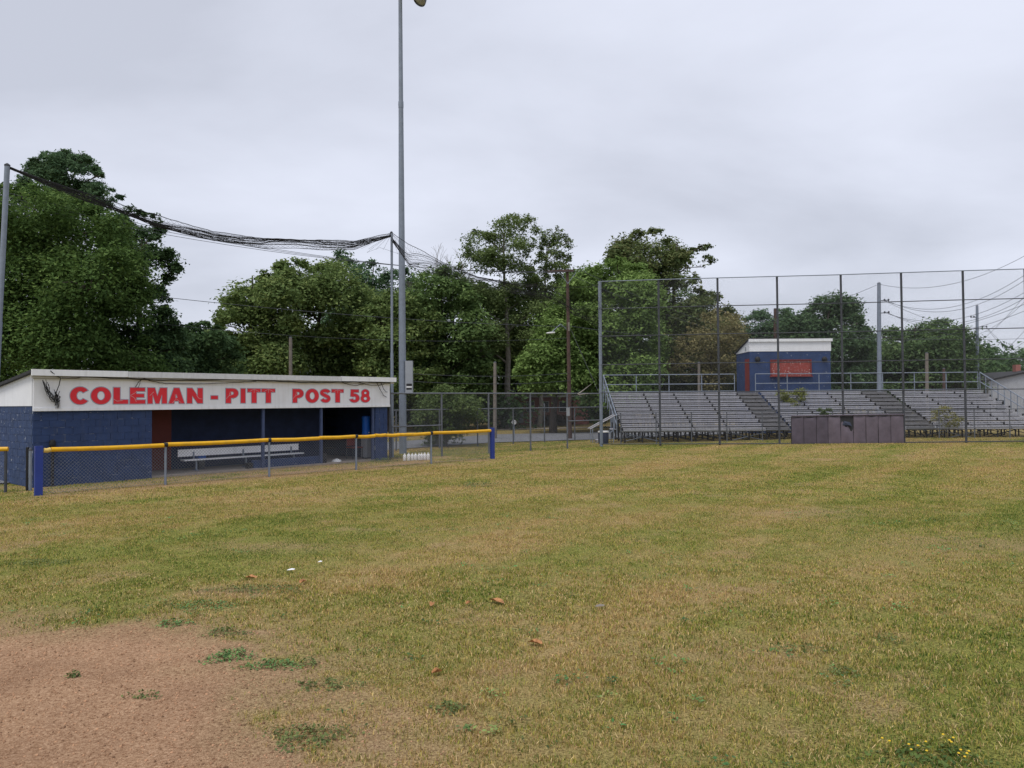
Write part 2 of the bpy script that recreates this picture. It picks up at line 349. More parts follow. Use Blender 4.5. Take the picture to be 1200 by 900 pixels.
# ------------------------------------------------------------------ dugout
A = grd(38, 571.5); B = grd(454, 538.8)
DL = (B - A).length; DA = math.atan2(B.y - A.y, B.x - A.x)
EX = Vector((math.cos(DA), math.sin(DA), 0)); EY = Vector((-math.sin(DA), math.cos(DA), 0))
def u_at(px, v=0.0):      # distance along the dugout front at which the plane v behind the front shows at column px
    k = (px - 600) / FPX; P = A + EY * v
    return (k * P.y - P.x) / (EX.x - k * EX.y)
def dloc(P):
    d = Vector((P[0], P[1], 0)) - A; return d.dot(EX), d.dot(EY)
dug = thing('dugout', 'long navy block dugout with white lettered sign band under a shed roof', 'dugout', (A.x, A.y, 0), DA)
uL, uR = u_at(178), u_at(439.5)
PART_V, PART_END, DEP = 2.0, u_at(377, 2.0), 4.0
def roof_z(v): return 3.14 - .128 * v
bk_mesh = {}
def block_mesh(l, worn):
    k = (round(l, 3), worn)
    if k not in bk_mesh: bk_mesh[k] = MB().box(0, l, -.012, .02, 0, .187).mesh('block', M_navy_worn if worn else M_navy)
    return bk_mesh[k]
def block_wall(parent, frame, length, z0, z1, worn=False):
    """running-bond courses of blocks; frame maps (along, out) to local coordinates"""
    z = z0; c = 0
    while z + .19 <= z1 + .03:
        x = 0.0; first = .195 if c % 2 else .395
        ln = first
        while x < length - .02:
            l = min(ln, length - x) - .014
            if l > .04:
                o = link('block', block_mesh(l, worn), parent)
                o.matrix_local = frame @ Matrix.Translation((x + .007, random.uniform(-.0015, .0015), z))
            x += ln; ln = .395
        z += .2; c += 1
I4 = Matrix.Identity(4)
fw = MB().box(0, uL, 0, .2, 0, 2.92).obj('front_wall', M_mortar, dug)
block_wall(fw, I4, uL, 0.0, 2.19)
swm = MB().box(.0, .2, .2, DEP, 0, 2.19)
sw = swm.obj('side_wall', M_mortar, dug)
fr = Matrix.Translation((0, DEP, 0)) @ Matrix.Rotation(-math.pi / 2, 4, 'Z')
block_wall(sw, fr, DEP, 0.0, 2.19, True)
MB().add([(0, 0.001, 2.19), (0, DEP, 2.19), (0, DEP, roof_z(DEP) - .02), (0, .001, 3.1), (-.03, 0.001, 2.19), (-.03, DEP, 2.19), (-.03, DEP, roof_z(DEP) - .02), (-.03, .001, 3.1)],
         [(0, 1, 2, 3), (7, 6, 5, 4), (0, 4, 5, 1), (1, 5, 6, 2), (2, 6, 7, 3), (3, 7, 4, 0)]).obj('gable_board', M_white, dug)
pr = MB().box(uR, DL, 0, .2, 0, 2.92).obj('pier', M_mortar, dug)
block_wall(pr, Matrix.Translation((uR, 0, 0)), DL - uR, 0.0, 2.19)
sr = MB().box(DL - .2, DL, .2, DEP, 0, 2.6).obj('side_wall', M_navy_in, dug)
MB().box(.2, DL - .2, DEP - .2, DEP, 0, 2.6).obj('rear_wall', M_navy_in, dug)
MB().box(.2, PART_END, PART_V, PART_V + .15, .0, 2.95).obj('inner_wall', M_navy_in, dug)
MB().box(.2, DL - .2, .02, DEP - .2, -.1, .055).obj('floor_slab', M_conc, dug)
MB().add([(-.14, -.22, 3.075), (DL + .2, -.22, 3.075), (DL + .2, DEP + .3, roof_z(DEP + .3)), (-.14, DEP + .3, roof_z(DEP + .3)), (-.14, -.22, 3.155), (DL + .2, -.22, 3.155), (DL + .2, DEP + .3, roof_z(DEP + .3) + .08), (-.14, DEP + .3, roof_z(DEP + .3) + .08)],
         [(0, 3, 2, 1), (4, 5, 6, 7), (0, 1, 5, 4), (1, 2, 6, 5), (2, 3, 7, 6), (3, 0, 4, 7)]).obj('roof', M_dark, dug)
us = [-.12, u_at(150, -.3), u_at(400.5, -.3), DL + .22]
for k, (m_, dz) in enumerate(((M_trim, 0), (M_trim2, -.006), (M_trim, .002))):
    MB().box(us[k] + .004, us[k + 1] - .004, -.30, -.225, 3.005 + dz, 3.175 + dz).obj('edge_trim', m_, dug)
MB().box(-.1, DL + .18, -.2, -.105, 2.935, 3.0).obj('soffit_strip', M_soffit, dug)
sg = MB().box(-.02, DL + .05, -.10, -.03, 2.06, 2.93).obj('sign_board', M_white, dug)
MB().box(-.025, DL + .055, -.118, -.102, 2.05, 2.135).obj('lower_trim', M_trim, sg)
for px_ in (308, 376, 436.5):
    u = u_at(px_, .06); MB().box(u - .045, u + .045, .02, .11, .055, 2.06).obj('roof_post', mat('post_navy', (.05, .075, .16), .6) if px_ == 308 else bpy.data.materials['post_navy'], dug)
d0, d1 = u_at(176, PART_V), u_at(200, PART_V)
MB().box(d0, d1, PART_V - .05, PART_V - .004, .06, 2.1).obj('door', M_red_door, dug)
l0, l1 = u_at(300), u_at(380)
lw = MB().box(l0, l1, .13, .30, 0, .31).obj('low_wall', M_mortar, dug)
block_wall(lw, Matrix.Translation((l0, .13, -.08)), l1 - l0, 0, .39)
MB().box(l1 + .01, l1 + .16, .10, .32, 0, .38).obj('wall_end_cap', M_black, dug)
MB().box(u_at(299) - .2, u_at(299) - .02, .12, .3, 0, .24).obj('wall_end_cap', M_black, dug)

# lettering: outlines as filled curves turned into meshes
def arc(cx, cz, rx, rz, a0, a1, n=20):
    return [(cx + rx * math.cos(R(a0 + (a1 - a0) * i / n)), cz + rz * math.sin(R(a0 + (a1 - a0) * i / n))) for i in range(n + 1)]
def stroke(path, wd):
    L_, R_ = [], []
    for i, p in enumerate(path):
        a_ = path[max(i - 1, 0)]; b_ = path[min(i + 1, len(path) - 1)]
        tx, tz = b_[0] - a_[0], b_[1] - a_[1]; l = math.hypot(tx, tz); wi = wd[i] if isinstance(wd, list) else wd
        L_.append((p[0] - tz / l * wi / 2, p[1] + tx / l * wi / 2)); R_.append((p[0] + tz / l * wi / 2, p[1] - tx / l * wi / 2))
    return L_ + R_[::-1]
GL = {   # unit height, own width
 'C': (.86, [arc(.44, .5, .44, .52, 38, 322, 30) + arc(.45, .5, .17, .27, 318, 42, 24)]),
 'O': (.92, [arc(.46, .5, .46, .52, 0, 352, 32), arc(.46, .5, .18, .28, 0, 350, 24)]),
 'L': (.68, [[(0, 0), (.68, 0), (.68, .25), (.30, .25), (.30, 1), (0, 1)]]),
 'E': (.74, [[(0, 0), (.74, 0), (.74, .23), (.30, .23), (.30, .40), (.68, .40), (.68, .61), (.30, .61), (.30, .78), (.72, .78), (.72, 1), (0, 1)]]),
 'M': (.96, [[(0, 0), (.24, 0), (.24, .62), (.40, 0), (.57, 0), (.72, .62), (.72, 0), (.96, 0), (.96, 1), (.62, 1), (.485, .46), (.35, 1), (0, 1)]]),
 'A': (.90, [[(0, 0), (.29, 0), (.335, .16), (.565, .16), (.61, 0), (.90, 0), (.60, 1), (.30, 1)], [(.39, .36), (.45, .64), (.51, .36)]]),
 'N': (.84, [[(0, 0), (.27, 0), (.27, .52), (.57, 0), (.84, 0), (.84, 1), (.57, 1), (.57, .48), (.27, 1), (0, 1)]]),
 'P': (.74, [[(0, 0), (.30, 0), (.30, .35), (.42, .35)] + arc(.42, .675, .32, .325, -90, 90, 16) + [(0, 1)], [(.30, .56), (.30, .79), (.38, .79)] + arc(.38, .675, .09, .115, 80, -80, 8) + [(.38, .56)]]),
 'I': (.30, [[(0, 0), (.30, 0), (.30, 1), (0, 1)]]),
 'T': (.80, [[(.25, 0), (.55, 0), (.55, .76), (.80, .76), (.80, 1), (0, 1), (0, .76), (.25, .76)]]),
 'S': (.80, [stroke(arc(.40, .735, .27, .165, 12, 235, 16) + arc(.41, .29, .255, .185, 62, -165, 16), .235)]),
 '5': (.78, [[(.10, 1), (.72, 1), (.72, .78), (.32, .78), (.30, .66)] + arc(.37, .325, .41, .345, 100, -162, 22) + [(.26, .27)] + arc(.37, .32, .13, .14, -150, 130, 12) + [(.06, .47)]]),
 '8': (.80, [arc(.40, .73, .33, .29, -20, 200, 18) + arc(.40, .29, .39, .31, 140, 400, 24), arc(.40, .735, .12, .105, 0, 340, 14), arc(.40, .29, .15, .13, 0, 340, 14)]),
 '-': (.40, [[(0, .27), (.40, .27), (.40, .50), (0, .50)]]),
}
def flat_curve(splines, off, depth):
    cu = bpy.data.curves.new('glyph', 'CURVE'); cu.dimensions = '2D'; cu.fill_mode = 'BOTH'; cu.extrude = depth
    for pts in splines:
        s_ = cu.splines.new('POLY'); s_.points.add(len(pts) - 1); s_.use_cyclic_u = True
        for k, p in enumerate(pts): s_.points[k].co = (p[0], p[1], 0, 1)
    ob = bpy.data.objects.new('glyph', cu); COL.objects.link(ob)
    dg = bpy.context.evaluated_depsgraph_get()
    me_ = bpy.data.meshes.new_from_object(ob.evaluated_get(dg)); bpy.data.objects.remove(ob); bpy.data.curves.remove(cu)
    V_ = [v.co.copy() for v in me_.vertices]; F_ = [tuple(p.vertices) for p in me_.polygons]; bpy.data.meshes.remove(me_)
    return V_, F_
def offset_poly(pts, d):
    n = len(pts); ar = sum(pts[i][0] * pts[(i + 1) % n][1] - pts[(i + 1) % n][0] * pts[i][1] for i in range(n)); s_ = 1 if ar > 0 else -1
    o_ = []
    for i in range(n):
        p0, p1, p2 = pts[i - 1], pts[i], pts[(i + 1) % n]
        def nrm(a_, b_):
            x_, z_ = b_[0] - a_[0], b_[1] - a_[1]; l = math.hypot(x_, z_) or 1e-9; return z_ / l * s_, -x_ / l * s_
        n1, n2 = nrm(p0, p1), nrm(p1, p2); bx, bz = n1[0] + n2[0], n1[1] + n2[1]; l = math.hypot(bx, bz)
        if l < .3: bx, bz, l = n2[0], n2[1], 1
        bx /= l; bz /= l; c = max(.5, bx * n1[0] + bz * n1[1]); o_.append((p1[0] + bx * d / c, p1[1] + bz * d / c))
    return o_
words = [('C', 82, 104.5), ('O', 106.4, 129.7), ('L', 132.8, 149.8), ('E', 152.2, 170), ('M', 172.8, 195.3), ('A', 197.5, 215.8), ('N', 219, 237.3), ('-', 247, 255),
         ('P', 264.4, 279), ('I', 282, 287.3), ('T', 289.9, 305), ('T', 306.4, 322), ('P', 342.7, 355.5), ('O', 357.9, 373.3), ('S', 374.8, 387.2), ('T', 388.5, 402.3), ('5', 409.6, 421), ('8', 422.4, 433.4)]
cracks = {'L': [((.0, .30), (.16, .16), (.42, .21))], 'E': [((.02, .5), (.2, .38), (.3, .12)), ((.02, .52), (.22, .66), (.34, .8))], 'A': [((.2, .02), (.42, .3), (.72, .05)), ((.40, .32), (.36, .6))],
          'N': [((.5, .55), (.62, .34), (.82, .28))], 'P': [((.02, .3), (.2, .52), (.33, .55)), ((.2, .52), (.26, .8))], 'T': [((.12, .8), (.4, .98), (.7, .8)), ((.4, .98), (.4, .7))], 'M': [((.1, .5), (.3, .75))]}
for ch, p0, p1 in words:
    wd, sp_ = GL[ch]; ua, ub = u_at(p0, -.1), u_at(p1, -.1); z0, z1 = 2.235, 2.705
    sx, sz = (ub - ua) / wd, (z1 - z0)
    def place(pts): return [(ua + x * sx, z0 + z * sz) for x, z in pts]
    me_ = bpy.data.meshes.new('letter'); vs, fs, mi = [], [], []
    outer = place(sp_[0]); holes = [place(h) for h in sp_[1:]]
    for layer, (spl, y_, mm) in enumerate((([offset_poly(outer, .022)] + [offset_poly(h, -.016) for h in holes], -.104, 1), ([outer] + holes, -.109, 0))):
        V_, F_ = flat_curve(spl, 0, .003); b_ = len(vs)
        vs += [(v.x, y_ - v.z, v.y) for v in V_]; fs += [tuple(i + b_ for i in f) for f in F_]; mi += [mm] * len(F_)
    for cpath in cracks.get(ch, []):
        poly = stroke([(ua + x * sx, z0 + z * sz) for x, z in cpath], .011)
        V_, F_ = flat_curve([poly], 0, .001); b_ = len(vs)
        vs += [(v.x, -.1135 - v.z, v.y) for v in V_]; fs += [tuple(i + b_ for i in f) for f in F_]; mi += [2] * len(F_)
    me_.from_pydata(vs, [], fs); me_.materials.append(M_let_red); me_.materials.append(M_let_edge); me_.materials.append(M_let_crack if 'M_let_crack' in globals() else mat('letter_crack_pale', (.60, .42, .44), .6)); globals().setdefault('M_let_crack', me_.materials[2])
    me_.polygons.foreach_set('material_index', mi); link('letter', me_, sg)

def droop(P0, P1, sag, n=16, jit=0.0):
    P0, P1 = Vector(P0), Vector(P1); r_ = []
    for i in range(n + 1):
        s_ = i / n; p = P0.lerp(P1, s_); p.z -= sag * 4 * s_ * (1 - s_)
        if jit and 0 < i < n: p += Vector((random.uniform(-jit, jit), random.uniform(-jit, jit), random.uniform(-jit, jit)))
        r_.append(p)
    return r_
# cables on the sign band
def dw(u, v, z): return A + EX * u + EY * v + Vector((0, 0, z))
cab = thing('cable', 'black cable running under the white roof edge of the dugout', 'cable', tuple(dw(0, -.2, 2.95)))
c_inv = Matrix.Translation(-dw(0, -.2, 2.95))
mb = MB(); pts = []
u = u_at(72, -.2)
while u < DL + .1:
    pts.append(dw(u, -.225 + random.uniform(-.008, .008), 2.965 + .03 * math.sin(u * 1.3) + random.uniform(-.012, .012) + (.05 if u < u_at(95, -.2) else 0))); u += .25
mb.tube([c_inv @ p for p in pts], .016, 6)
mb2 = MB(); mb2.tube([c_inv @ p for p in droop(dw(u_at(168, -.2), -.22, 2.98), dw(u_at(200, -.2), -.13, 2.84), .04, 10, .01) + droop(dw(u_at(200, -.2), -.13, 2.84), dw(u_at(300, -.2), -.22, 2.95), .03, 14, .01)[1:]], .010, 6)
mb3 = MB(); mb3.tube([c_inv @ p for p in droop(dw(u_at(168, -.2), -.22, 2.97), dw(u_at(160, -.2), -.12, 2.72), -.05, 8, .012)], .009, 6)
mb3.tube([c_inv @ p for p in droop(dw(u_at(166, -.2), -.23, 2.97), dw(u_at(163, -.2), -.12, 2.70), -.02, 8, .012)], .007, 6)
mb4 = MB()
for a_, b_, zz_ in ((441, 453, 2.42), (446, 454, 2.62), (400, 430, 2.96), (420, 455, 2.98)):
    mb4.tube([c_inv @ p for p in droop(dw(u_at(a_, -.2), -.23, 2.97), dw(min(u_at(b_, -.15), DL + .04), -.14, zz_), .10, 10, .012)], .011, 6)
mb.obj('main_run', M_black, cab); mb2.obj('slack_run', M_black, cab); mb3.obj('loose_end', M_black, cab); mb4.obj('loop', M_black, cab)
tg = thing('net_tangle', 'black tangle of torn netting hanging on the left end of the sign', 'netting', tuple(dw(.6, -.15, 2.3)))
mb = MB(); o0 = dw(.6, -.15, 2.3)
for k in range(14):
    p0 = dw(u_at(50 + random.uniform(-2, 4), -.15), -.24, 2.93 - random.uniform(0, .2)); p1 = dw(u_at(65 + random.uniform(-3, 3), -.14), -.15, 2.38 + random.uniform(-.08, .08))
    mb.tube([p - o0 for p in droop(p0, p1, random.uniform(.02, .16), 9, .02)], .006, 5)
for k in range(26):
    p0 = dw(u_at(66 + random.uniform(-2.5, 2.5), -.14), -.14 - random.uniform(0, .05), 2.40 + random.uniform(-.1, .1))
    mb.tube([Vector(p0) - o0 + Vector((random.gauss(0, .05), random.gauss(0, .03), random.gauss(0, .07))) * s_ for s_ in (0, .6, 1.2)], .008, 5)
for k in range(5):
    p0 = dw(u_at(66 + k * .9, -.14), -.14, 2.36); mb.tube([p0 - o0, p0 - o0 + Vector((.01, 0, -.1)), p0 - o0 + Vector((random.uniform(-.02, .02), 0, -.24))], .005, 5)
for p0, p1 in (((58, 3.14), (70, 2.96)), ((70, 2.95), (64, 2.45)), ((71, 2.95), (95, 3.0))):
    mb.tube([p - o0 for p in droop(dw(u_at(p0[0], -.25), -.32, p0[1]), dw(u_at(p1[0], -.2), -.24, p1[1]), .03, 6, .01)], .012, 5)
mb.obj('strands', M_net, tg)
cn = thing('flexible_pipe', 'dark round-headed pipe standing against the navy dugout wall', 'pipe', tuple(dw(u_at(62, -.1), -.09, 0)), DA)
MB().tube([(0, 0, -.05), (0, 0, .5), (.01, 0, 1.05)], .04, 10).obj('pipe_shaft', M_net, cn, True)
MB().lathe([(.05, 1.05), (.075, 1.09), (.085, 1.17), (.065, 1.25), (.02, 1.27)], 12).obj('pipe_head', M_net, cn, True)

# things in the dugout
bv = 1.05
b0, b1 = u_at(215, bv - .25), u_at(355, bv - .25)
bench = thing('team_bench', 'long white slatted bench with backrest inside the dugout', 'bench', tuple(dw(b0, bv, .055)), DA)
bl = b1 - b0
MB().box(0, bl, -.32, -.04, .335, .375).obj('seat', M_bench, bench)
MB().box(u_at(209, bv) - b0, u_at(350, bv) - b0, .02, .055, .46, .69).obj('backrest', M_bench, bench)
for px_ in (227, 285, 341):
    u = u_at(px_, bv) - b0
    MB().box(u - .025, u + .025, -.2, -.14, 0, .335).box(u - .03, u + .03, -.32, .02, 0, .03).box(u - .025, u + .025, -.14, .02, .29, .332).box(u - .02, u + .02, -.02, .02, .3, .6).obj('bench_leg', M_galv, bench)
u = u_at(237, bv + .2)
MB().box(-.13, .13, -.1, .1, 0, .26).obj('cooler_body', M_blue, cl := thing('small_cooler', 'small blue box behind the white dugout bench', 'cooler', tuple(dw(u, bv + .3, .37)), DA))
MB().box(-.14, .14, -.11, .11, .262, .30).obj('cooler_lid', M_whitep, cl)
MB().box(-.1, .1, -.08, .08, -.315, -.003).obj('stand', M_galv_dark, cl)
cv = .7
wc = thing('cabinet', 'pale grey cabinet standing by the right dugout post', 'cabinet', tuple(dw(u_at(429.3, cv), cv, .055)), DA)
MB().box(-.15, .15, -.15, .15, .04, .92).obj('cabinet_body', M_grey_box, wc); MB().box(-.13, .13, -.162, -.152, .08, .88).obj('cabinet_door', M_grey_box, wc)
MB().box(-.12, .12, -.12, .12, 0, .04).obj('plinth', M_dark, wc)
dr = thing('water_cooler', 'tall blue water cooler drum on the grey dugout cabinet', 'cooler', tuple(dw(u_at(429, cv), cv, .977)), DA)
MB().lathe([(.155, 0), (.165, .03), (.165, .60), (.17, .61), (.17, .66)], 20).obj('drum', M_blue, dr, True)
MB().lathe([(.172, .662), (.172, .70), (.14, .72), (.03, .725)], 20).obj('drum_lid', M_blue, dr, True)
MB().box(-.025, .025, -.2, -.16, .06, .1).obj('tap', M_whitep, dr)
chh = thing('chair', 'dark red chair in the shadow of the dugout beside the cabinet', 'chair', tuple(dw(u_at(415, .9), .9, .055)), DA)
MB().box(-.24, .24, -.24, .2, .42, .46).obj('seat', M_red_frame, chh); MB().box(-.22, .22, .2, .235, .5, .86).obj('backrest', M_red_frame, chh)
for sx in (-.22, .22):
    for sy in (-.2, .2): MB().tube([(sx, sy, 0), (sx, sy, .42 if sy < 0 else .8)], .014, 8).obj('leg', M_galv_dark, chh)
bag = MB(); rr = []
for k in range(5): rr.append((.14 * math.sqrt(max(.02, 1 - (k / 4) ** 2)) * (1 + .1 * math.sin(k * 3)), k * .028))
bag.lathe(rr, 12); bo = bag.obj('plastic_bag', M_whitep, None, True, tuple(dw(u_at(394, .25), .25, .056)))
for v in bo.data.vertices: v.co.x *= 1.3 + random.uniform(-.2, .2); v.co.z *= random.uniform(.7, 1.2)
tag(bo, 'crumpled white plastic bag on the dugout floor slab', 'bag')
sh = thing('shelf_rack', 'dark empty shelf rack at the back of the open dugout bay', 'rack', tuple(dw(u_at(398, 3.2), 3.2, .055)), DA)
for xx in (-.9, 0, .9): MB().box(xx - .025, xx + .025, -.2, .2, 0, 2.1).obj('upright', M_frame, sh)
for k in range(5): MB().box(-.92, .92, -.205, .205, .3 + k * .42, .325 + k * .42).obj('shelf', M_frame, sh)

# ------------------------------------------------------------------ chain link fences
def diag_wires(mb, L_, z0, z1, s, r, y=0.0, x0=0.0):
    H_ = z1 - z0; st = s * math.sqrt(2)
    for sg_ in (1, -1):
        c = -H_ if sg_ > 0 else 0.0
        end = L_ if sg_ > 0 else L_ + H_
        while c < end:
            if sg_ > 0:
                xa, xb = max(0, c), min(L_, c + H_); za, zb = z0 + xa - c, z0 + xb - c
            else:
                xa, xb = max(0, c - H_), min(L_, c); za, zb = z0 + c - xa, z0 + c - xb
            if xb - xa > .01:
                yy = y + (.002 if sg_ > 0 else -.002)
                d = Vector((xb - xa, 0, zb - za)).normalized(); nn = Vector((-d.z, 0, d.x))
                vs = []
                for (x, z) in ((xa, za), (xb, zb)):
                    p = Vector((x0 + x, yy, z)); vs += [p + nn * r, p - nn * r * .5 + Vector((0, r * .87, 0)), p - nn * r * .5 - Vector((0, r * .87, 0))]
                mb.add(vs, [(0, 1, 4, 3), (1, 2, 5, 4), (2, 0, 3, 5)])
            c += st
def along(P, Q):
    d = Vector((Q[0] - P[0], Q[1] - P[1], 0)); return d.length, math.atan2(d.y, d.x)
# low yellow-capped field fence
F0 = grd(45, 580.5); F1 = grd(577, 537.7); FL, FA = along(F0, F1)
ff = thing('field_fence', 'low chain link fence with a yellow top cap in front of the dugout', 'fence', (F0.x, F0.y, 0), FA)
def u_on(P, ang, px):
    k = (px - 600) / FPX; return (k * P.y - P.x) / (math.cos(ang) - k * math.sin(ang))
fz = [g1(F0.x + (F1.x - F0.x) * s_, F0.y + (F1.y - F0.y) * s_) for s_ in (0, 1)]
CAPZ = 1.10
for i, u in enumerate((0, FL)):
    MB().box(u - .085, u + .085, -.05, .05, -.3, 1.21).obj('end_post', M_blue_post, ff)
for px_ in (194, 315.3, 417, 504.8):
    u = u_on(F0, FA, px_); MB().tube([(u, 0, -.2), (u, 0, 1.10)], .034, 10).obj('line_post', M_galv, ff, True)
    MB().tube([(u - .05, 0, CAPZ), (u + .05, 0, CAPZ)], .0665, 12).obj('coupling', M_black, ff, True)
ends = [.10] + [u_on(F0, FA, p) for p in (60, 194, 315.3, 374, 417, 439, 451.5, 468.5, 507)] + [FL - .09]
for k in range(len(ends) - 1):
    a_, b_ = ends[k] + .006, ends[k + 1] - .006; n = max(2, int((b_ - a_) / .6))
    off0, off1 = random.uniform(-.012, .012), random.uniform(-.012, .012)
    pts = [(a_ + (b_ - a_) * i / n, 0, CAPZ + off0 + (off1 - off0) * i / n - .015 * math.sin(math.pi * i / n)) for i in range(n + 1)]
    MB().tube(pts, .058, 14).obj('cap_section', M_yellow_pale if k == 0 else M_yellow, ff, True)
mb = MB(); diag_wires(mb, FL - .1, .02, 1.07, .062, .0031, 0, .05); mb.obj('chain_link', M_wire, ff)
mb = MB(); mb.tube([(.05, -.01, .05), (FL - .05, -.01, .05)], .003, 5); mb.obj('tension_wire', M_wire, ff)
# second stub at the left edge
S1 = grd(6.5, 577); S0 = S1 + Vector((-5.5, -1.6, 0)); SL, SA = along(S0, S1)
sf_ = thing('field_fence', 'short end of yellow-capped fence at the left edge of the picture', 'fence', (S0.x, S0.y, 0), SA)
MB().tube([(0, 0, CAPZ), (SL + .05, 0, CAPZ)], .058, 14).obj('cap_section', M_yellow, sf_, True)
for u in (SL, SL - 2.7): MB().tube([(u, 0, -.2), (u, 0, 1.1)], .036, 10).obj('line_post', M_galv_dark, sf_, True)
mb = MB(); diag_wires(mb, SL, .02, 1.07, .05, .0021); mb.obj('chain_link', M_wire, sf_)
P = grd(35.3, 574.5)
gp = thing('gate_post', 'bare grey metal gate post beside the blue fence post', 'post', (P.x, P.y, 0))
MB().tube([(0, 0, -.2), (0, 0, 1.03)], .04, 10).obj('post_shaft', M_galv, gp, True); MB().lathe([(.045, 1.03), (.045, 1.06), (.02, 1.1), (.005, 1.11)], 10).obj('post_cap', M_galv_dark, gp, True)
MB().box(-.10, -.045, -.03, .03, -.1, 1.12).obj('hinge_bar', M_black, gp)

# tall fence from the dugout to the backstop
T0 = grd(456.5, 538.6); T1 = grd(704, 523.2); TL, TA = along(T0, T1); TH = 2.57
tf = thing('tall_fence', 'tall chain link fence between the dugout and the backstop', 'fence', (T0.x, T0.y, 0), TA)
for px_, nm in ((456.5, 'end_post'), (517.3, 'line_post'), (572.3, 'line_post'), (621.2, 'line_post'), (664.3, 'line_post')):
    u = u_on(T0, TA, px_); MB().tube([(u, 0, -.2), (u, 0, TH)], .04, 10).obj(nm, M_galv_dark if nm == 'end_post' else M_galv_fence, tf, True)
MB().tube([(0, 0, TH), (TL, 0, TH)], .032, 8).obj('top_rail', M_galv_fence, tf, True)
g0, g1_ = u_on(T0, TA, 459), u_on(T0, TA, 516.5)
MB().tube([(g0, -.02, 1.27), (g1_, -.02, 1.27)], .028, 8).obj('gate_rail', M_galv_fence, tf, True)
g0, g1_ = u_on(T0, TA, 665), TL
MB().tube([(g0, -.02, 1.28), (g1_, -.02, 1.28)], .028, 8).obj('gate_rail', M_galv_fence, tf, True)
mb = MB(); diag_wires(mb, TL, .03, TH, .05, .0018); mb.obj('chain_link', M_wire_dark, tf)
u = u_on(T0, TA, 664.3); MB().box(u - .1, u + .1, -.07, -.055, 1.52, 1.92).obj('notice_plate', M_grey_box, tf)
# back fence along the road
K0 = grd(462, 528.5); K1 = grd(716, 513.5); KL, KA = along(K0, K1); KH = 1.86
kf = thing('road_fence', 'chain link fence along the road behind the taller fence', 'fence', (K0.x, K0.y, 0), KA)
for px_ in (464, 514.7, 559.3, 601, 637.6, 673): 
    u = u_on(K0, KA, px_); MB().tube([(u, 0, -.2), (u, 0, KH + (.25 if px_ == 637.6 else 0))], .035, 10).obj('line_post', M_galv_fence, kf, True)
MB().tube([(0, 0, KH), (KL, 0, KH)], .03, 8).obj('top_rail', M_galv_fence, kf, True)
mb = MB(); diag_wires(mb, KL, .03, KH, .055, .0016); mb.obj('chain_link', M_wire_dark, kf)
# satellite dish on a post behind it
P = grd(602.5, 516.5)
ds = thing('satellite_dish', 'small pale round satellite dish on a post across the road', 'satellite dish', (P.x, P.y, 0))
MB().tube([(0, 0, -.1), (0, 0, .95)], .03, 8).obj('mast', M_galv, ds)
Md = Matrix.Translation((0, -.08, 1.05)) @ Matrix.Rotation(R(78), 4, 'X')
MB().lathe([(.135, 0), (.12, -.02), (.07, -.04), (.01, -.05), (.0, -.044), (.065, -.034), (.115, -.015), (.13, 0)], 18, Md).obj('dish', M_whitep, ds, True)
MB().tube([(0, -.05, .9), (0, -.22, 1.0)], .008, 6).obj('feed_arm', M_galv, ds)

# ------------------------------------------------------------------ jugs by the pole
jx = [474.5, 478.5, 482.6, 486.7, 490.6, 494.5, 498.2, 501.6]
J0 = None
for i, px_ in enumerate(jx):
    P = grd(px_, 540 - (px_ - 474) * .04); z = g1(P.x, P.y)
    if J0 is None:
        J0 = thing('plastic_jug', 'one of the white plastic jugs standing in a row by the light pole', 'jug', (P.x, P.y, z), 0, 'white jugs in a row')
        MB().lathe([(.058, 0), (.066, .02), (.066, .18), (.05, .225), (.022, .25), (.022, .262)], 12).obj('jug_body', M_whitep, J0, True)
        MB().lathe([(.027, .263), (.027, .285)], 10).obj('jug_cap', M_whitep, J0)
        o = J0
    else: o = copy_tree(J0)
    o.location = (P.x + random.uniform(-.02, .02), P.y + random.uniform(-.05, .05), z); o.rotation_euler = (0, 0, random.uniform(0, 6)); sc = random.uniform(.95, 1.08); o.scale = (sc, sc, sc)

# ------------------------------------------------------------------ light pole, net poles
P = grd(472.2, 531.5)
lp = thing('light_pole', 'very tall grey steel floodlight pole beside the dugout', 'light pole', (P.x, P.y, 0), 0)
tp = pix(469, -22, P.y); top = Vector((tp.x - P.x, 0, tp.z))
lean = lambda z: Vector((top.x * z / top.z, 0, z))
MB().tube([lean(-.4), lean(4), lean(10), lean(15.2)], [.165, .155, .13, .105], 14).obj('lower_shaft', M_galv, lp, True)
MB().tube([lean(15.1), lean(15.25), lean(15.4)], [.112, .118, .112], 14).obj('collar', M_galv, lp, True)
MB().tube([lean(15.3), lean(top.z)], [.10, .08], 14).obj('upper_shaft', M_galv, lp, True)
bz0, bz1 = pix(478, 461, P.y).z, pix(478, 423, P.y).z
bx0, bx1 = pix(475.5, 440, P.y).x - P.x, pix(484, 440, P.y).x - P.x
cb = MB().box(bx0, bx1, -.17, .05, bz0, bz1).obj('control_box', M_grey_box, lp)
MB().box(bx0 + .05, bx1 - .03, -.176, -.172, bz0 + .16, bz0 + .42).obj('label_plate', M_dark, cb)
MB().box(bx0 + .05, bx1 - .03, -.18, -.177, bz0 + .24, bz0 + .31).obj('label_stripe', M_whitep, cb)
arm = MB().tube([lean(top.z - .25) + Vector((-1.3, 0, 0)), lean(top.z - .25) + Vector((1.35, 0, 0))], .05, 8).obj('crossarm', M_galv_dark, lp)
M_lampin = mat('reflector', (.6, .6, .6), .25, metal=.7)
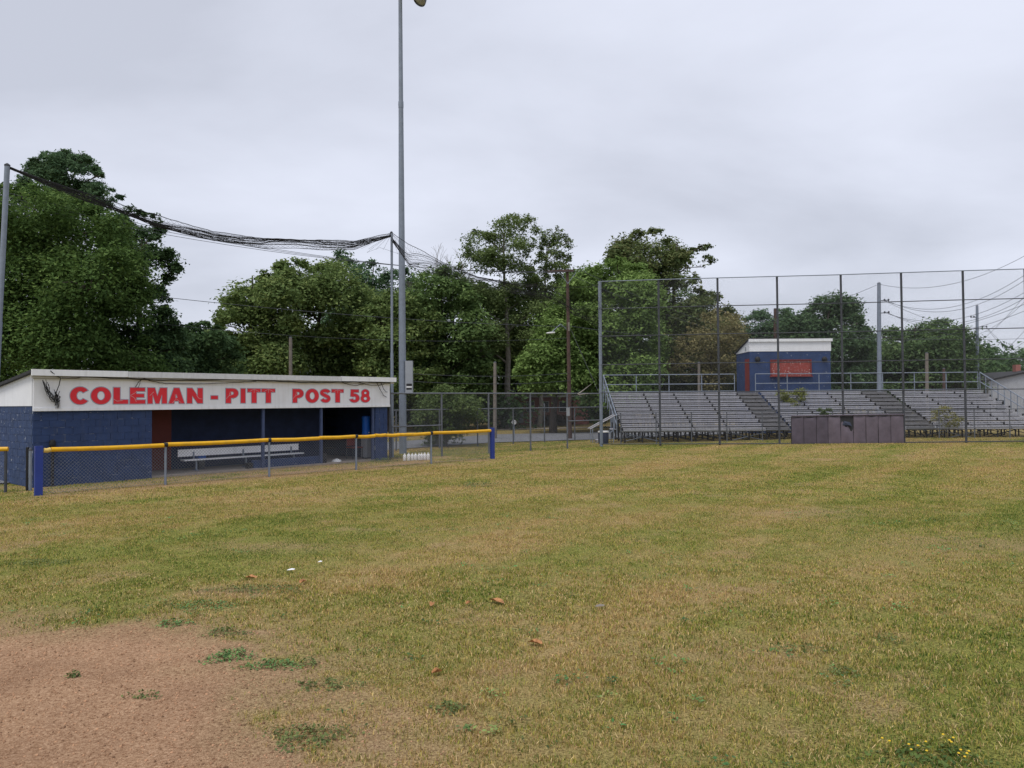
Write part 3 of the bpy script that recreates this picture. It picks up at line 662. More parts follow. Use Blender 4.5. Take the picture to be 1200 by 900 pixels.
for dx, rot, dz in ((1.15, 22, -.33), (.52, 14, .02), (-.5, -10, .5), (-1.1, -24, .3)):
    Mx = Matrix.Translation(lean(top.z - .25) + Vector((dx, -.18, dz))) @ Matrix.Rotation(R(abs(rot) + 6), 4, 'Y') @ Matrix.Rotation(R(-22), 4, 'X')
    ln_ = MB().lathe([(.07, .1), (.12, .05), (.16, -.15), (.28, -.5), (.30, -.62), (.285, -.60), (.26, -.5), (.1, -.2)], 18, Mx).obj('lamp_head', M_galv_dark, lp, True)
    MB().lathe([(.27, -.56), (.12, -.535), (.01, -.53)], 18, Mx).obj('lens', M_lampin, ln_, True)
P = grd(459.8, 536)
N2 = Vector((P.x, P.y, 0)); n2top = pix(459, 273.5, P.y)
np2 = thing('net_pole', 'slim grey net pole behind the right end of the dugout', 'pole', (P.x, P.y, 0))
MB().tube([(0, 0, -.3), (0, 0, 4.2)], .062, 10).obj('lower_tube', M_galv, np2, True); MB().tube([(0, 0, 4.2), ((n2top.x - P.x), 0, n2top.z)], .05, 10).obj('upper_tube', M_galv, np2, True)
MB().lathe([(.055, n2top.z), (.06, n2top.z + .05), (.01, n2top.z + .09)], 8).obj('pole_cap', M_galv_dark, np2)
YP = 23.2; n1top = pix(8.5, 195, YP); n1bot = pix(-10, 562, YP)
np1 = thing('net_pole', 'leaning grey net pole at the left edge of the picture', 'pole', (n1bot.x, n1bot.y, 0))
q1 = n1top - n1bot; 
MB().tube([(-.02, 0, -.3), (q1.x * .5, 0, q1.z * .5 + .0)], .085, 10).obj('lower_tube', M_galv, np1, True); MB().tube([(q1.x * .5, 0, q1.z * .5), (q1.x, 0, n1top.z)], .075, 10).obj('upper_tube', M_galv, np1, True)
MB().lathe([(.08, n1top.z), (.085, n1top.z + .05), (.02, n1top.z + .1)], 8, Matrix.Translation((q1.x, 0, 0))).obj('pole_cap', M_galv_dark, np1)

# torn safety netting slung between the poles
def netting(name, label, path, drops, nv, seed, sheer=1.0):
    r_ = random.Random(seed); o0 = path[0]
    pts = []; segs = 26
    cum = [0]
    for i in range(len(path) - 1): cum.append(cum[-1] + (path[i + 1] - path[i]).length)
    Ltot = cum[-1]; n = int(Ltot / .075)
    def smp(arr, s_):
        for i in range(len(cum) - 1):
            if s_ <= cum[i + 1] + 1e-6:
                f = (s_ - cum[i]) / (cum[i + 1] - cum[i]); f = f * f * (3 - 2 * f) * .5 + f * .5
                return arr[i] + (arr[i + 1] - arr[i]) * f
        return arr[-1]
    ph = [r_.uniform(0, 6) for _ in range(6)]
    rows = []
    for i in range(n + 1):
        s_ = Ltot * i / n; c = smp(path, s_); d = smp(drops, s_); row = []
        for k in range(nv + 1):
            v = k / nv
            fold = math.sin(v * 9 + s_ * .9 + ph[0]) * .35 + math.sin(v * 17 - s_ * 1.7 + ph[1]) * .2
            pw = math.exp(1.15 * math.sin(s_ * .62 + ph[2]) + .4 * math.sin(s_ * 1.9 + ph[4]))
            vv = v ** pw * (1 + .10 * math.sin(s_ * 1.3 + ph[5])) + .03 * math.sin(s_ * 3.1 + v * 11 + ph[3])
            row.append(c - o0 + Vector((r_.uniform(-.012, .012), fold * .25 * min(1, d) + r_.uniform(-.012, .012), -d * vv + r_.uniform(-.009, .009))))
        rows.append(row)
    t_ = thing(name, label, 'netting', tuple(o0))
    mb = MB()
    for k in range(nv + 1):
        mb.tube([rw[k] for rw in rows[::2]], .0038 * sheer, 3, False)
    for i in range(0, n - 1):
        for k in range(nv):
            a_, b_ = ((i, k), (i + 1, k + 1)) if (i + k) % 2 == 0 else ((i + 1, k), (i, k + 1))
            mb.tube([rows[a_[0]][a_[1]], rows[b_[0]][b_[1]]], 0.0034 * sheer, 3, False)
    mb.obj('mesh', M_net, t_)
    mb = MB(); mb.tube([rw[0] + Vector((0, 0, .02)) for rw in rows[::2]], .010, 5, False)
    for q in range(9):
        kq = min(nv, int(nv * (.12 + .11 * q)))
        mb.tube([rw[kq] + Vector((0, .012 * math.sin(a_ * .3 + q * 2), .015 * math.sin(a_ * .17 * (1 + q * .2) + q))) for a_, rw in enumerate(rows[::3])], r_.uniform(.009, .018) * sheer, 4, False)
    mb.obj('rope_bundle', M_net, t_)
    return t_
pA = [n1top, pix(40, 207, 23.6), pix(110, 230, 24.5), pix(180, 252, 25.4), pix(250, 272, 26.6), pix(310, 280, 27.6), pix(370, 282, 28.7), pix(415, 283, 29.6), n2top]
netting('safety_net', 'black bunched safety net sagging above the dugout roof', pA, [.05, .08, .25, .36, .27, .36, .32, .28, .12], 20, 3)
pB = [n2top, pix(480, 287, 31.2), pix(515, 306, 32.3), pix(560, 325, 33.6), pix(600, 332, 34.6), pix(640, 336, 35.6), pix(672, 338, 36.6), pix(703, 333, 37.4)]
netting('safety_net', 'black torn safety net sloping from the slim pole to the backstop', pB, [.3, .9, .55, .42, .42, .6, 1.3, 1.9], 17, 5, .68)
w_ = MB(); w_.tube([p - n2top for p in (droop(n2top, pix(430, 296, 30.4), 0, 6) + [pix(445, 290, 30.6), pix(475, 300, 31.2), pix(490, 302, 31.6)])], .005, 4)
for k in range(10):
    w_.tube([n2top * 0, pix(415 + k * 8.5, 287 + abs(k - 4) * 1.0 + k * 1.5, 30.2 + k * .12) - n2top], .0045, 3)
wt = thing('net_corner', 'sheer fold of black net spread under the top of the slim pole', 'netting', tuple(n2top)); w_.obj('mesh', M_net, wt)

# ------------------------------------------------------------------ backstop
Q0 = grd(704, 523.2); Q1v = pix(1130, 400, 35.1); QL_, QA = along(Q0, Q1v)
bs = thing('backstop', 'high chain link backstop of dark steel posts and rails', 'backstop', (Q0.x, Q0.y, 0), QA)
QEND = u_on(Q0, QA, 1204) + 2.45
BH = 8.05
for px_ in (704, 773, 842.5, 912.5, 987.5, 1058.5, 1131, 1204):
    u = u_on(Q0, QA, px_); zt = BH + .0
    MB().tube([(u, 0, -.3), (u, 0, zt)], .08 if px_ == 704 else .05, 12).obj('post', M_galv if px_ == 704 else M_galv_dark, bs, True)
for z in (8.04, 6.7, 5.36, 3.97, 2.60):
    MB().tube([(0, -.06, z), (QEND * .25, -.06, z + .01), (QEND * .5, -.06, z - .012), (QEND * .75, -.06, z + .008), (QEND, -.06, z)], .021, 8).obj('rail', M_galv_dark if z < 8 else M_galv, bs, True)
MB().tube([(0, -.06, .12), (QEND * .4, -.06, .14), (QEND, -.06, .28)], .024, 8).obj('rail', M_galv_dark, bs, True)
mb = MB(); diag_wires(mb, QEND, .1, BH, .055, .0017, -.09); mb.obj('chain_link', M_wire_dark, bs)
# pads
pe = [925.8, 940.2, 955, 968.6, 983.2, 998, 1012.6, 1027, 1041.6, 1056.8]
names = ['leftmost dark grey-purple vinyl pad at the foot of the backstop', 'second vinyl pad from the left in the backstop row, stained dark', 'third vinyl pad from the left, dark fold along its top', 'vinyl pad just left of the torn one in the backstop row',
         'torn vinyl pad with its upper part ripped open showing blue', 'paler vinyl pad just right of the torn one', 'pale vinyl pad, third from the right end of the backstop row', 'pale vinyl pad, second from the right end of the backstop row', 'rightmost vinyl pad of the row below the backstop']
for i in range(9):
    ua, ub = u_on(Q0, QA, pe[i]), u_on(Q0, QA, pe[i + 1]); wd = ub - ua - .02
    Pw = Vector((Q0.x + math.cos(QA) * ua, Q0.y + math.sin(QA) * ua, 0)); zb = g1(Pw.x, Pw.y)
    po = thing('wall_pad', names[i], 'pad', (Pw.x + math.sin(QA) * .16, Pw.y - math.cos(QA) * .16, zb - .02), QA, 'vinyl pads along the backstop')
    nx_, nz_ = 9, 14; ht = 1.30 if i != 4 else 0.83; vs = []; fs = []
    for kz in range(nz_ + 1):
        for kx in range(nx_ + 1):
            fx = kx / nx_; fzv = kz / nz_
            sag = .05 * math.sin(math.pi * fx) * (fzv ** 5) * (1 + .5 * math.sin(i * 2.2))
            torn = (.16 * math.sin(fx * 4 + 1) + .09 * math.sin(fx * 13)) * fzv ** 4 if i == 4 else 0
            bul = -.035 * math.sin(math.pi * fx) ** .5 * math.sin(math.pi * min(1, fzv * 1.02)) ** .4 - .012 * math.sin(fx * 5 + i + fzv * 4)
            vs.append((.01 + fx * wd, bul, fzv * ht - sag + torn))
    for kz in range(nz_):
        for kx in range(nx_): fs.append((kz * (nx_ + 1) + kx, kz * (nx_ + 1) + kx + 1, (kz + 1) * (nx_ + 1) + kx + 1, (kz + 1) * (nx_ + 1) + kx))
    MB().add(vs, fs).obj('cover', M_pad if i < 4 and i != 3 else M_pad_lt, po, True)
    MB().box(-.012, wd + .03, .015, .05, 0, 1.29).obj('backing', M_dark, po)
    MB().tube([(0, -.02, 1.33), (wd + .02, -.02, 1.33)], .035, 8).obj('top_hem', M_pad, po, True)
    if i == 4:
        vs = [(.06, -.02, .86), (.20, -.06, .98), (.38, -.07, .86), (.5, -.03, .80), (.42, -.02, 1.0), (.14, -.02, 1.06)]
        MB().add(vs, [(0, 1, 5), (0, 2, 1), (1, 2, 4), (2, 3, 4), (1, 4, 5)]).obj('torn_lining', mat('faded_blue_lining', (.035, .045, .075), .7), po)

# ------------------------------------------------------------------ bleachers
BX0, BY0, BZ0 = 5.75, 40.0, .66
NR, RUN, RISE = 10, .56, .210
bl_ = thing('bleachers', 'long grey aluminium bleachers of ten rows behind the backstop', 'bleachers', (BX0, BY0, 0))
sec = [5.75, 7.73, 9.5, 11.3, 13.2, None, 14.6, 16.5, 18.5, 20.5, None, 22.2, 24.05, 25.95, 27.7]
bays = [(sec[i], sec[i + 1]) for i in range(len(sec) - 1) if sec[i] is not None and sec[i + 1] is not None]
aisles = [(13.2, 14.6), (20.5, 22.2)]
pm = {}
def plank(name, l, dy, dz, m_):
    k = (name, round(l, 2), dy, dz)
    if k not in pm: pm[k] = MB().box(0, l, 0, dy, 0, dz).mesh(name, m_)
    return pm[k]
def put(name, l, dy, dz, m_, x, y, z):
    o = link(name, plank(name, l, dy, dz, m_), bl_, (x - BX0, y, z)); return o
for r_ in range(NR):
    y = r_ * RUN; z = BZ0 + r_ * RISE
    for a_, b_ in bays:
        l = b_ - a_ - .07
        put('seat_plank', l, .26, .045, M_alu, a_ + .035, y + .0 + random.uniform(-.006, .006), z + .045 + random.uniform(-.004, .004) + .02)
        put('riser_plank', l, .03, .085, M_alu, a_ + .035, y + .02, z - .045)
        o = link('gap_shade', plank('gap_shade', .085, .02, .115, M_frame), bl_, (b_ - .045 - BX0, y + .001, z - .05))  # dark box standing in for the shadowed gap between plank ends
    for a_, b_ in [(BX0, 13.2), (14.6, 20.5), (22.2, 27.7)]:
        n = 2; 
        for k in range(n):
            l = (b_ - a_) / n - .03; put('foot_plank', l, .27, .04, M_alu_foot, a_ + (b_ - a_) * k / n + .015, y + .27, z - .105)
    for a_, b_ in aisles:
        put('step_riser', b_ - a_ - .12, .02, .17, M_alu_foot, a_ + .06, y + .31, z - .115); put('step_plank', b_ - a_ - .12, .27, .04, M_alu_foot, a_ + .06, y + .02, z - .04)
        put('step_plank', b_ - a_ - .12, .25, .04, M_alu_foot, a_ + .06, y + .30, z + .06)
for a_, b_ in bays[:]:
    put('front_board', b_ - a_ - .05, .03, .11, M_alu, a_ + .025, -.05, BZ0 - .055)
# steel frames under the rows
k = 0; x = BX0 + .1
while x < 27.7:
    f = MB(); xx = x - BX0
    f.tube([(xx, -.02, BZ0 - .16), (xx, NR * RUN, BZ0 - .16 + NR * RISE)], .03, 4)
    for yy in (.05, 1.2, 2.4, 3.6, 4.8, 5.5):
        f.tube([(xx, yy, -.1), (xx, yy, BZ0 - .18 + yy / RUN * RISE)], .042, 4)
    f.tube([(xx, .05, .12), (xx, 5.5, .15)], .025, 4)
    f.tube([(xx, .05, .1), (xx, 2.4, BZ0 + .7)], .02, 4); f.tube([(xx, 2.4, .1), (xx, 5.5, BZ0 + 1.9)], .02, 4)
    f.obj('frame', M_frame, bl_); x += .925; k += 1
for i in range(0, 12, 1):
    x0 = .1 + i * 1.85
    for yy in (.1, 2.45):
        MB().tube([(x0, yy, .1), (x0 + 1.75, yy, .5)], .018, 4).obj('brace', M_frame if i % 3 else M_galv, bl_)
        MB().tube([(x0, yy + .04, .5), (x0 + 1.75, yy + .04, .1)], .018, 4).obj('brace', M_frame if i % 3 else M_galv, bl_)
# guard rails: back, sides
ztop = BZ0 + NR * RISE; yb = NR * RUN + .1
def rail(pts, r_=.026, nm='guard_rail'): return MB().tube(pts, r_, 8).obj(nm, M_galv, bl_, True)
zt0 = pix(713, 439.6, BY0 + yb).z; zt1 = pix(713, 450.8, BY0 + yb).z
for a_, b_ in ((5.45 - BX0, 13.25 - BX0), (14.5 - BX0, 27.75 - BX0)):
    rail([(a_, yb, zt0), (b_, yb, zt0)]); rail([(a_, yb, zt1), (b_, yb, zt1)]); rail([(a_, yb, zt0 - 1.0), (b_, yb, zt0 - 1.0)], .02)
    n = max(2, round((b_ - a_) / 1.9))
    for i in range(n + 1):
        xx = a_ + (b_ - a_) * i / n; MB().tube([(xx, yb + .03, zt0 - 1.6), (xx, yb + .03, zt0)], .028, 8).obj('rail_post', M_galv, bl_, True)
for xx, nn in ((5.45 - BX0, 6), (27.85 - BX0, 10)):
    p0 = Vector((xx, yb, zt0)); p1 = Vector((xx, .1, 1.42)); q0 = Vector((xx, yb, zt1)); q1_ = Vector((xx, .1, .95))
    rail([p0, p1], .03); rail([q0, q1_], .026)
    for i in range(nn + 1):
        f_ = i / nn; a_ = p0.lerp(p1, f_); zlow = BZ0 - .15 + a_.y / RUN * RISE
        MB().tube([(a_.x, a_.y, zlow - .2), (a_.x, a_.y, a_.z)], .025, 8).obj('rail_post', M_galv, bl_, True)
    mb = MB()
    for i in range(46):
        f_ = i / 45; y_ = .1 + (yb - .1) * f_; z_ = 1.42 + (zt0 - 1.42) * f_; zl = BZ0 - .1 + y_ / RUN * RISE
        mb.box(xx - .002, xx + .002, y_ - .004, y_ + .004, zl, z_)
    mb.obj('side_mesh', M_wire, bl_)
# low front fence of the bleachers
lf = thing('front_fence', 'low galvanised pipe fence in front of the bleachers', 'fence', (5.5, 39.35, 0))
x = 0.05
while x < 23.5:
    MB().tube([(x, 0, -.1), (x, 0, 1.62)], .028, 8).obj('line_post', M_galv_fence, lf, True); x += 1.81
for z in (1.60, .66): MB().tube([(0, -.03, z), (23.5, -.03, z + .05)], .02, 8).obj('rail', M_galv_fence, lf, True)
mb = MB(); diag_wires(mb, 23.5, .66, 1.6, .06, .0012); mb.obj('chain_link', M_wire_dark, lf)
# stair on the left end
st = thing('entry_stair', 'short metal stair with pale sloping handrail at the left end of the bleachers', 'stair', (4.55, 41.2, 0))
for i in range(4): MB().box(-.1 + i * .26, .16 + i * .26, -.45, .45, .12 + i * .19, .155 + i * .19).obj('tread', M_alu, st)
for yy in (-.5, .5):
    MB().tube([(-.45, yy, .72), (1.0, yy, 1.5)], .032, 8).obj('handrail', M_alu, st, True)
    for xx in (-.3, .8): MB().tube([(xx, yy, -.05), (xx, yy, .8 + (xx + .3) * .54)], .025, 8).obj('stair_post', M_galv, st, True)
    MB().box(-.15, 1.0, yy - .02, yy + .02, .0, .06, Matrix.Translation((0, 0, .05)) @ Matrix.Rotation(R(-36), 4, 'Y')).obj('stringer', M_galv, st)
tb = thing('trash_barrel', 'blue barrel with white rim under the bleacher stair', 'barrel', (4.72, 39.9, 0))
MB().lathe([(.24, -.02), (.27, .2), (.27, .55), (.26, .58)], 16).obj('barrel_body', mat('dull_blue_barrel', (.02, .028, .06), .5), tb, True); MB().lathe([(.285, .581), (.285, .64), (.25, .66)], 16).obj('rim', M_whitep, tb, True)

# ------------------------------------------------------------------ press box
PY = 47.0; px0, px1 = pix(879, 440, PY).x, pix(973.6, 440, PY).x
pb = thing('press_box', 'navy press box with white band and peeling red shutter above the bleachers', 'press box', (px0, PY, 0))
W, D = px1 - px0, 2.8; zf, zb_, zw = pix(925, 397.5, PY).z, 5.2, pix(925, 411.6, PY).z
MB().box(0, W, 0, D, 0, zw).obj('wall', M_navy_far, pb)
MB().add([(-.03, -.03, zw), (W + .03, -.03, zw), (W + .03, D, zw), (-.03, D, zw), (-.03, -.03, zf - .03), (W + .03, -.03, zf - .03), (W + .03, D, zb_ - .0), (-.03, D, zb_ - .0)],
         [(0, 3, 2, 1), (4, 5, 6, 7), (0, 1, 5, 4), (1, 2, 6, 5), (2, 3, 7, 6), (3, 0, 4, 7)]).obj('white_band', M_white, pb)
MB().box(-.08, W + .1, -.12, -.035, zf - .15, zf + .02).obj('edge_trim', M_trim, pb)
MB().add([(-.1, -.11, zf + .022), (W + .12, -.11, zf + .022), (W + .12, D + .1, zb_ + .005), (-.1, D + .1, zb_ + .005), (-.1, -.11, zf + .06), (W + .12, -.11, zf + .06), (W + .12, D + .1, zb_ + .06), (-.1, D + .1, zb_ + .06)],
         [(0, 3, 2, 1), (4, 5, 6, 7), (0, 1, 5, 4), (1, 2, 6, 5), (2, 3, 7, 6), (3, 0, 4, 7)]).obj('roof', M_dark, pb)
wx0, wx1 = pix(903.5, 430, PY).x - px0, pix(949.5, 430, PY).x - px0; wz0, wz1 = pix(925, 440.5, PY).z, pix(925, 422.3, PY).z
sh_ = MB().box(wx0, wx1, -.03, -.004, wz0, wz1).obj('shutter', M_red_peel, pb)
MB().box(wx0 - .06, wx1 + .06, -.07, -.032, wz1, wz1 + .05).box(wx0 - .06, wx0 + .02, -.07, -.032, wz0, wz1 - .003).box(wx1 - .02, wx1 + .06, -.07, -.032, wz0, wz1 - .003).obj('shutter_frame', M_red_frame, sh_)
MB().box(wx0 - .1, wx1 + .1, -.16, -.032, wz0 - .06, wz0 - .004).obj('counter_ledge', M_red_frame, sh_)
MB().box(-.035, -.004, .12, .92, 2.7, 4.74).obj('door', M_red_frame, pb)
for px_ in (887.5, 966):
    xx = pix(px_, 421, PY).x - px0; zz_ = pix(px_, 421, PY).z
    MB().lathe([(.16, 0), (.17, .06), (.12, .13), (.03, .15)], 14, Matrix.Translation((xx, -.004, zz_)) @ Matrix.Rotation(R(90), 4, 'X')).obj('loudspeaker', M_black, pb, True)
MB().box(-.05, -.032, .6, .8, zw + .1, zw + .32).obj('vent', M_grey_box, pb)

# ------------------------------------------------------------------ utility poles, lamp, wires
P = grd(668, 514.5); UX, UY = P.x, P.y; UZ = pix(668, 318, UY).z
up = thing('utility_pole', 'brown wooden utility pole with crossarm and street lamp', 'utility pole', (UX, UY, 0))
MB().tube([(0, 0, -.3), (-.03, 0, 4), (-.06, 0, UZ + .12)], [.13, .11, .085], 12).obj('pole', M_wood, up, True)
MB().box(-.84, .72, -.06, .06, UZ - .07, UZ + .06, Matrix.Translation((-.06, -.16, 0)) @ Matrix.Rotation(R(-2), 4, 'Y') @ Matrix.Translation((0, 0, 0))).obj('crossarm', M_wood, up)
for xx in (-.8, -.4, .35, .7): MB().lathe([(.03, UZ + .07), (.05, UZ + .1), (.035, UZ + .17)], 8, Matrix.Translation((xx - .06, -.16, .02 + .035 * xx))).obj('insulator', M_grey_box, up)
for sx in (-1, 1): MB().tube([(-.05, -.16, UZ - .75), (-.06 + sx * .5, -.2, UZ - .08)], .018, 6).obj('arm_brace', M_galv, up)
la = MB().tube([(-.15, -.05, pix(665, 386, UY).z), (-.5, -.12, pix(658, 382, UY).z + .1), (pix(646, 380.5, UY).x - UX, -.25, pix(646, 391, UY).z + .06)], .025, 8).obj('lamp_arm', M_galv, up, True)
zl = pix(646, 391.5, UY).z; xl = pix(646, 391, UY).x - UX
MB().lathe([(.015, -.26), (.04, -.2), (.055, 0), (.045, .2), (.03, .26)], 12, Matrix.Translation((xl - .05, -.28, zl + .05)) @ Matrix.Rotation(R(86), 4, 'Y')).obj('lamp_housing', M_whitep, la, True)
MB().lathe([(.06, -.02), (.06, .45), (.05, .5)], 10, Matrix.Translation((-.02, -.2, pix(668, 388, UY).z))).obj('transformer_can', M_wood_grey, up, True)
def simple_pole(name, label, px_, py0, py1, Yd, r0, r1, m_, cat='utility pole', arms=()):
    a_, b_ = pix(px_, py1, Yd), pix(px_, py0, Yd)
    o = thing(name, label, cat, (a_.x, Yd, 0))
    MB().tube([(0, 0, g1(a_.x, Yd) - .3), (b_.x - a_.x, 0, b_.z)], [r0, r1], 12).obj('pole', m_, o, True)
    MB().lathe([(r1 + .01, b_.z), (r1 * .7, b_.z + .06)], 10, Matrix.Translation((b_.x - a_.x, 0, 0))).obj('pole_top', M_galv_dark, o)
    for (ax, ay, dx) in arms:
        z = pix(px_, ay, Yd).z; xx = (b_.x - a_.x)
        mb = MB().tube([(xx, 0, z), (xx + dx, -.05, z + .04)], .035, 6)
        mb.obj('arm', M_galv_dark, o)
        for q in (.55, 1.0): MB().lathe([(.05, -.13), (.07, -.05), (.07, .02), (.03, .05)], 8, Matrix.Translation((xx + dx * q, -.05, z + .1))).obj('insulator', M_galv_dark, o)
    return o
simple_pole('steel_pole', 'tall grey steel power pole with two insulator arms behind the bleachers', 1030, 332, 470, 60, .2, .13, M_galv, arms=((0, 352.5, .7), (0, 367, .7)))
simple_pole('steel_pole', 'thinner grey steel pole with short arms near the block building', 1145, 358.5, 470, 75, .2, .12, M_galv, arms=((0, 372, -.65), (0, 383.5, .85)))
simple_pole('utility_pole', 'dark wooden pole rising behind the press box roof', 908.5, 362, 470, 72, .2, .15, M_wood, arms=((0, 376, -.3),))
simple_pole('wooden_post', 'grey wooden post standing across the road by the tall fence', 580, 425, 512, 46, .12, .09, M_wood_grey, 'post')
simple_pole('wooden_post', 'grey wooden post behind the dugout roof', 340.5, 396, 500, 40, .1, .085, M_wood_grey, 'post')
simple_pole('wooden_post', 'grey post rising over the back rail at the right of the bleachers', 1086, 414, 470, 56, .13, .11, M_wood_grey, 'post')
simple_pole('wooden_post', 'thin dark post behind the bleacher rail next to the taller grey post', 1106, 432, 470, 60, .11, .1, M_wood, 'post')
simple_pole('wooden_post', 'short pale post behind the left bleacher back rail', 819, 425, 470, 52, .1, .09, M_wood_grey, 'post')
def wire(label, p0, p1, sag, r=.011, m_=None, group='overhead wires'):
    A_, B_ = pix(*p0), pix(*p1); o0 = A_
    o = MB().tube([p - o0 for p in droop(A_, B_, sag, 20)], r, 5).obj('power_line', m_ or M_galv_dark, None, True, tuple(o0)); tag(o, label, 'wire', group)
cx = [(653, 319.5), (661, 318.5), (682, 317.5)]
for (x_, y_), yl, nm in zip(cx, (222, 228, 236), ('uppermost', 'middle', 'lowest')):
    wire(f'{nm} of three thin wires from the wooden crossarm leftwards over the dugout', (x_, y_, UY - .16), (-60, yl - 14, 30), 1.0, .011)
wire('single wire crossing the left trees to the lamp on the wooden pole', (668, 383, UY), (-80, 314, 33), .45, .014)
wire('faint low wire crossing the left trees above the dugout roof', (668, 396, UY), (-80, 342, 33), .9, .009)
for (x0_, y0_), (x1_, y1_), nm in (((682, 317.5), (909, 396), 'upper'), ((661, 318.5), (905, 402), 'lower')):
    wire(f'{nm} of two wires falling from the wooden crossarm towards the press box', (x0_, y0_, UY - .16), (x1_, y1_, 72), .6, .013)
wire('wire from the street lamp height of the wooden pole to the dark pole', (668, 382, UY), (908, 394, 72), .5, .015)
wire('upper low wire between the light pole and the wooden post', (484, 438, 33), (668, 437, UY), .15, .011)
wire('lower low wire between the light pole and the wooden post', (484, 447, 33), (668, 446, UY), .15, .011)
wire('guy wire slanting from the wooden pole to the ground on its right', (668, 384, UY), (706, 470, 43), .0, .011)
rt = [('topmost wire rising from the steel pole to the right edge', (1030, 333, 60), (1260, 262, 46), 1.6), ('wire below the topmost at the right edge', (1036, 352, 60), (1260, 274, 46), 2.2), ('wire paired just under the one from the upper insulator', (1041, 353, 60), (1260, 279, 46), 2.3),
      ('upper wire from the lower insulator arm to the right edge', (1036, 366, 60), (1260, 300, 46), 2.0), ('lower wire from the lower insulator arm to the right edge', (1041, 367, 60), (1260, 306, 46), 2.1),
      ('upper of the pair leaving above the right tree', (1000, 392, 66), (1260, 330, 46), 1.2), ('lower of the pair leaving above the right tree', (1004, 396, 66), (1260, 337, 46), 1.3),
      ('wire falling rightwards from the upper insulator of the steel pole', (1036, 352, 60), (1145, 384, 75), .5), ('wire falling rightwards from the lower insulator of the steel pole', (1041, 367, 60), (1143, 396, 75), .4),
      ('steep wire rising from the thinner steel pole to the right edge', (1146, 402, 75), (1260, 262, 52), .8), ('second steep wire right of the thinner steel pole', (1146, 392, 75), (1260, 282, 52), 1.0), ('third steep wire low at the right edge', (1152, 430, 75), (1260, 310, 52), .8), ('lowest steep wire crossing the block building', (1165, 420, 80), (1260, 346, 52), .6),
      ('wire falling to the right from the arm of the thinner pole', (1156, 383, 75), (1260, 448, 68), 1.0), ('second wire falling from the arm of the thinner pole', (1156, 384, 75), (1250, 436, 68), 1.4),
      ('faint wire from the steel pole leftwards behind the backstop', (1030, 333, 60), (830, 392, 78), .6), ('level wire behind the backstop right of the steel pole', (1030, 396, 60), (1260, 394, 60), .2), ('level wire behind the backstop left of the steel pole', (760, 397, 62), (1030, 395, 60), .2)]
for nm, a_, b_, s_ in rt: wire(nm, a_, b_, s_, .014)

# ------------------------------------------------------------------ houses
hY = 74.0
hx0, hx1 = pix(596, 480, hY).x, pix(690, 480, hY).x
hs = thing('brick_house', 'low red brick house with dark roof under the trees across the road', 'house', (hx0, hY, 0))
HW = hx1 - hx0
MB().box(0, HW, 0, 7, -.2, 2.75).obj('wall', M_brick, hs)
MB().box(HW * .80, HW * .97, -.6, -.004, -.2, 2.3).obj('brick_bay', M_brick_lt, hs)
MB().add([(-.5, -.6, 2.75), (HW + .5, -.6, 2.75), (HW + .5, 7.6, 2.75), (-.5, 7.6, 2.75), (-.5, 3.5, 4.6), (HW + .5, 3.5, 4.6)], [(0, 1, 5, 4), (2, 3, 4, 5), (0, 4, 3), (1, 2, 5), (0, 3, 2, 1)]).obj('roof', M_shingle, hs)
MB().box(-.5, HW + .5, -.66, -.602, 2.62, 2.80).obj('gutter', M_soffit, hs)
dx_ = pix(610.3, 480, hY).x - hx0; MB().box(dx_ - .25, dx_ + .25, -.05, -.004, .2, 2.15).obj('door', mat('pale_door', (.36, .38, .41), .6), hs)
for px_ in (621.5, 638.5, 660):
    xx = pix(px_, 480, hY).x - hx0; f_ = MB().box(xx - .42, xx + .42, -.04, -.004, 1.2, 2.25).obj('window', M_soffit, hs); MB().box(xx - .34, xx + .34, -.05, -.042, 1.28, 2.18).obj('pane', M_window, f_)
hY2 = 72; k0 = pix(1158, 460, hY2); k1 = pix(1260, 460, hY2)
bb = thing('block_building', 'whitewashed block building with low gable and brick chimney at the right edge', 'building', (k0.x, hY2, 0))
WW = k1.x - k0.x; ez = pix(1158, 446.5, hY2).z; rz_ = pix(1203, 436, hY2).z
MB().add([(0, 0, 0), (WW, 0, 0), (WW, 0, ez), (WW / 2, 0, rz_), (0, 0, ez), (0, 9, 0), (WW, 9, 0), (WW, 9, ez), (WW / 2, 9, rz_), (0, 9, ez)],
         [(0, 1, 2, 3, 4), (9, 8, 7, 6, 5), (0, 4, 9, 5), (1, 6, 7, 2), (4, 3, 8, 9), (3, 2, 7, 8), (0, 5, 6, 1)]).obj('wall', M_blockgrey, bb)
rf = MB()
for s0, s1 in (((-.3, ez - .08), (WW / 2, rz_ + .02)), ((WW / 2, rz_ + .02), (WW + .3, ez - .08))):
    rf.add([(s0[0], -.25, s0[1]), (s1[0], -.25, s1[1]), (s1[0], 9.3, s1[1]), (s0[0], 9.3, s0[1]), (s0[0], -.25, s0[1] + .16), (s1[0], -.25, s1[1] + .16), (s1[0], 9.3, s1[1] + .16), (s0[0], 9.3, s0[1] + .16)], [(0, 3, 2, 1), (4, 5, 6, 7), (0, 1, 5, 4), (1, 2, 6, 5), (2, 3, 7, 6), (3, 0, 4, 7)])
ro = rf.obj('roof', M_dark, bb)
cxm = pix(1191, 432, hY2 + 2).x - k0.x
MB().box(cxm - .24, cxm + .24, 1.7, 2.2, ez, pix(1191, 427.5, hY2 + 2).z).obj('chimney', M_brick_lt, ro)
for px_ in (1172,):
    xx = pix(px_, 460, hY2).x - k0.x; MB().box(xx - .4, xx + .4, -.04, -.004, 1.0, 2.0).obj('window', M_window, bb)

